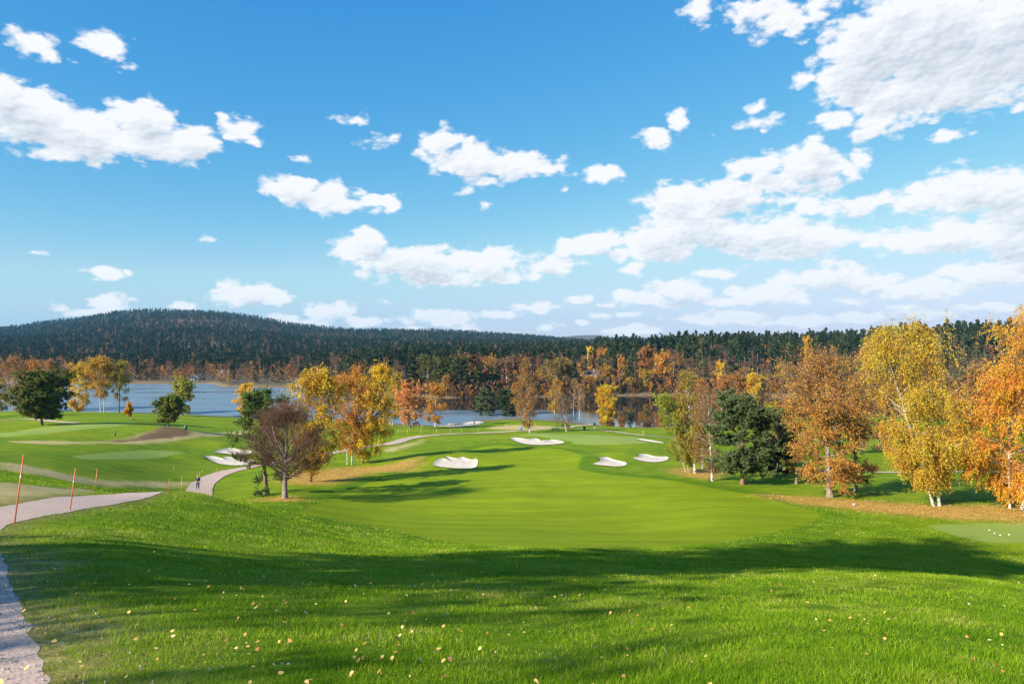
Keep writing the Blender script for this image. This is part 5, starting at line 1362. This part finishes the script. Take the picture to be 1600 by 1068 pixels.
# clouds: soft blobs at fixed bearings (azimuth, elevation in degrees), broken up by fractal noise
CLOUDS = [  # centre x, y and half sizes in the photograph, strength
 (52,66,42,22,.75),(75,84,22,14,.7),(165,70,46,22,.85),(145,62,24,16,.7),(203,105,18,9,.4),(120,98,10,5,.3),
 (8,150,44,40,1.1),(50,185,80,50,1.3),(130,210,95,42,1.3),(225,190,60,38,1.2),(230,225,105,30,1.2),(300,225,46,30,1.2),(100,240,60,12,.7),(145,252,18,10,.7),
 (372,205,38,22,.8),(345,188,12,8,.5),(395,220,16,10,.7),(470,250,14,9,.45),(555,188,30,9,.5),(603,220,32,10,.5),
 (690,225,38,26,1.0),(735,250,62,32,1.15),(800,258,80,22,1.05),(850,262,40,16,.9),(765,282,30,12,.7),(660,240,22,10,.5),(728,298,14,9,.5),(760,320,11,8,.55),
 (462,296,48,25,1.15),(520,312,60,24,1.1),(525,300,28,20,1.0),(590,318,46,13,.95),(326,373,13,7,.65),(65,400,15,6,.5),(158,424,32,12,.9),(202,425,6,4,.4),
 (572,378,36,24,1.1),(548,388,34,18,1.0),(650,412,100,32,1.25),(760,412,55,30,1.1),(600,405,50,20,1.0),(700,432,80,16,1.0),(790,430,36,14,.9),(740,400,26,16,.9),
 (385,462,62,22,1.05),(420,468,34,14,.9),(175,475,32,15,.9),(140,488,45,9,.6),(95,478,18,6,.35),(280,478,30,8,.6),
 (510,484,46,16,.95),(445,498,28,11,.8),(575,502,34,10,.85),(595,468,24,6,.4),(685,497,62,13,.95),(780,492,38,9,.85),(790,525,30,7,.5),(490,502,40,9,.7),
 (945,272,33,19,.95),(922,283,18,7,.5),(882,296,8,5,.4),(1028,214,38,20,.9),(1060,188,16,17,.75),(1190,190,38,9,.6),(1185,168,18,10,.5),(1195,200,10,6,.5),(1115,215,10,6,.3),
 (1095,14,32,26,.75),(1180,22,45,32,.8),(1225,30,52,38,.8),(1270,14,36,26,.7),(1262,64,14,6,.35),
 (1370,75,100,70,1.4),(1330,120,62,52,1.2),(1450,60,130,80,1.6),(1550,90,140,80,1.6),(1400,140,110,36,1.3),(1500,140,100,36,1.3),(1255,125,20,22,.8),(1600,40,90,90,1.6),(1400,30,70,50,1.2),
 (1310,188,44,20,.85),(1370,192,50,26,.95),(1430,178,46,16,.8),(1350,205,30,14,.7),(1480,210,42,14,.85),(1592,165,18,12,.5),
 (1185,262,62,26,1.05),(1265,262,70,48,1.25),(1275,235,34,30,1.1),(1230,280,90,26,1.1),(1345,248,24,26,.7),(1320,268,26,22,.7),
 (1060,312,70,32,1.15),(1130,310,80,36,1.2),(1085,330,90,26,1.0),(1170,300,36,22,1.0),(1330,322,70,22,.8),(1260,322,50,20,.7),(1385,310,34,18,.6),
 (1030,380,70,42,1.25),(1100,362,110,34,1.25),(1060,355,70,28,1.1),(1230,372,110,40,1.3),(1310,378,40,26,1.0),(1160,378,60,30,1.05),
 (935,378,52,26,1.05),(900,385,50,18,1.0),(965,395,36,14,.9),(862,412,46,18,1.0),(990,420,28,12,.65),(945,368,24,20,.8),
 (1500,300,80,46,1.2),(1560,300,90,46,1.25),(1430,310,50,34,.95),(1590,330,80,36,1.1),(1480,370,110,34,1.2),(1560,368,110,34,1.2),(1390,378,60,26,.95),(1600,395,80,26,1.0),
 (1290,432,90,28,.95),(1350,440,60,18,.85),(1540,425,90,30,1.0),(1600,425,60,28,.95),(1440,452,78,24,1.1),(1400,462,40,14,.8),
 (1000,466,60,16,1.05),(1045,472,34,12,.9),(1060,450,60,20,.95),(1110,430,44,10,.6),(1200,460,80,24,1.1),(1140,470,50,14,.8),(1240,462,40,14,.9),
 (900,465,34,9,.85),(945,478,14,5,.5),(830,432,24,8,.4),(975,493,30,6,.7),(945,494,26,7,.5),(905,502,22,7,.75),(985,515,52,10,.9),(835,480,38,10,.6),(855,510,20,6,.6),
 (1080,500,60,12,.7),(1150,492,70,14,.7),(1250,500,80,14,.75),(1350,495,80,12,.7),(1450,490,60,12,.7),(1540,480,60,12,.6),(1340,468,40,7,.5),(1420,480,40,7,.5),(720,510,40,7,.4),(640,512,30,6,.4),
]
tc = nt.new('ShaderNodeTexCoord'); dirv = tc.outputs['Generated']
sp = nt.new('ShaderNodeSeparateXYZ'); nt.put(sp.inputs[0], dirv)
az = nt.math('MULTIPLY', nt.math('ARCTAN2', sp.outputs['X'], sp.outputs['Y']), 57.2958)
el = nt.math('MULTIPLY', nt.math('ARCSINE', sp.outputs['Z']), 57.2958)
cb = nt.new('ShaderNodeCombineXYZ'); nt.put(cb.inputs[0], az); nt.put(cb.inputs[1], el)
ang = cb.outputs[0]
nv = nt.vmath('MULTIPLY', ang, (0.36, 0.62, 1.0))
warp = nt.new('ShaderNodeTexNoise'); nt.put(warp.inputs['Vector'], nv); warp.inputs['Scale'].default_value = 0.9; warp.inputs['Detail'].default_value = 4
wv = nt.vmath('MULTIPLY', nt.vmath('SUBTRACT', warp.outputs['Color'], (0.5, 0.5, 0.5)), (2.0, 1.2, 0))
angw = nt.vmath('ADD', ang, wv)
def cloud_field(vec, clouds, sm=0.15):
    field = None
    for cx_, cy_, rx_, ry_, s_ in clouds:
        if cy_ > 420: s_ = s_+0.12
        if s_ < 1.3 and cx_ > 880 and cy_ > 200: rx_ *= 0.90; ry_ *= 0.84
        a0 = math.degrees(math.atan2(cx_-800, F)); e0 = math.degrees(math.atan2(534-cy_, math.hypot(F, cx_-800)))
        ra = math.degrees(rx_/F)*math.cos(R(a0))**2*1.12; re = math.degrees(ry_/F)*math.cos(R(a0))*math.cos(R(e0))**2*1.12
        dv = nt.vmath('MULTIPLY_ADD', vec, (1/ra, 1/re, 0), (-a0/ra, -e0/re, 0))
        f_ = nt.math('MULTIPLY_ADD', nt.vmath('LENGTH', dv), -s_, s_)
        if field is None: field = f_
        else:
            nd = nt.new('ShaderNodeMath', operation='SMOOTH_MAX'); nt.put(nd.inputs[0], field); nt.put(nd.inputs[1], f_); nd.inputs[2].default_value = sm
            field = nd.outputs[0]
    return field
field = cloud_field(angw, CLOUDS)
above = cloud_field(nt.vmath('ADD', angw, (-0.5, 1.0, 0)), [c for c in CLOUDS if c[2]*c[3] > 700], 0.3)   # how much cloud lies between here and the sun
front = nt.step(sp.outputs['Y'], 0.45, 0.62)
# elsewhere in the sky (seen only from other directions) the same kind of scattered cumulus
other = nt.math('MULTIPLY_ADD', nt.noise(nt.vmath('MULTIPLY', dirv, (1, 1, 2.2)), 3.0, 3), 3.6, -2.05)
field = nt.math('ADD', nt.math('MULTIPLY', field, front), nt.math('MULTIPLY', other, nt.math('SUBTRACT', 1.0, front)))
def billow(vec, scale):
    v_ = nt.new('ShaderNodeTexVoronoi'); v_.feature = 'SMOOTH_F1'; v_.voronoi_dimensions = '2D'
    nt.put(v_.inputs['Vector'], vec); v_.inputs['Scale'].default_value = scale; v_.inputs['Smoothness'].default_value = 0.6
    return nt.math('SUBTRACT', 0.42, v_.outputs['Distance'])
wf = nt.new('ShaderNodeTexNoise'); nt.put(wf.inputs['Vector'], nv); wf.inputs['Scale'].default_value = 3.0; wf.inputs['Detail'].default_value = 5
nvw = nt.vmath('ADD', nv, nt.vmath('MULTIPLY', nt.vmath('SUBTRACT', wf.outputs['Color'], (0.5, 0.5, 0.5)), (0.42, 0.42, 0)))
n0 = nt.noise(nv, 1.5, 9, 0.58, 0.1)
b1 = billow(nvw, 1.7); b2 = billow(nvw, 4.4)
off = nt.vmath('ADD', nvw, (-0.05, 0.10, 0))
c1 = billow(off, 1.7); c2 = billow(off, 4.4)
nl = nt.noise(nt.vmath('ADD', nv, (7, 3, 0)), 0.7, 4, 0.5)
dens = nt.math('ADD', field, nt.math('MULTIPLY', nt.math('SUBTRACT', n0, 0.515), 1.75))
dens = nt.math('ADD', dens, nt.math('ADD', nt.math('MULTIPLY', b1, 0.42), nt.math('MULTIPLY', b2, 0.20)))
alpha = nt.step(dens, -0.02, 0.46)
lit = nt.math('ADD', nt.math('MULTIPLY', nt.math('SUBTRACT', b1, c1), 0.45), nt.math('MULTIPLY', nt.math('SUBTRACT', b2, c2), 0.22))
shade = nt.math('ADD', nt.math('SUBTRACT', 1.0, nt.math('MULTIPLY', nt.step(above, -0.10, 1.25), 0.52)), lit)
shade = nt.math('ADD', shade, nt.math('MULTIPLY', nt.math('SUBTRACT', 0.5, nl), 0.6))
ccol = nt.ramp(shade, [(0.28, (0.60, 0.65, 0.74)), (0.58, (0.80, 0.845, 0.905)), (0.86, (0.98, 0.985, 1.0))])
CLOUD_GAIN = 5.3
ccol = nt.vmath('MULTIPLY', ccol, (CLOUD_GAIN, CLOUD_GAIN, CLOUD_GAIN))
# deep clear-air blue: the sky model's channels re-graded
sc_ = nt.new('ShaderNodeSeparateColor'); nt.put(sc_.inputs[0], sky.outputs[0])
cc_ = nt.new('ShaderNodeCombineColor'); chan = []
for i_, (g_, k_) in enumerate(((1.7, 1.09), (0.8, 0.705), (0.3, 0.705))):
    chan.append(nt.math('MULTIPLY', nt.math('POWER', nt.math('MULTIPLY', sc_.outputs[i_], 0.1516), g_), k_/0.1516))
chan[0] = nt.math('MINIMUM', chan[0], nt.math('MULTIPLY', chan[1], 0.62))
chan[1] = nt.math('MINIMUM', chan[1], nt.math('MULTIPLY', chan[2], 0.86))
for i_ in range(3): nt.put(cc_.inputs[i_], chan[i_])
mixc = nt.mix(nt.math('MULTIPLY', alpha, 0.97), cc_.outputs[0], ccol)
nt.put(bg.inputs['Color'], mixc); bg.inputs['Strength'].default_value = 0.083
cam = bpy.data.cameras.new('camera'); cam.sensor_width = 36; cam.lens = F/1600*36
cam.clip_end = 30000; cam.clip_start = 0.1
co = bpy.data.objects.new('camera', cam); COL.objects.link(co)
co.location = (0, 0, EYE); co.rotation_euler = (R(90), 0, 0)
SC.camera = co
SC.view_settings.view_transform = 'Standard'; SC.view_settings.look = 'None'
SC.view_settings.exposure = 1.22
SC.cycles.use_denoising = True
SC.cycles.max_bounces = 6; SC.cycles.diffuse_bounces = 2; SC.cycles.transmission_bounces = 3
w.cycles.sampling_method = 'MANUAL'; w.cycles.sample_map_resolution = 512
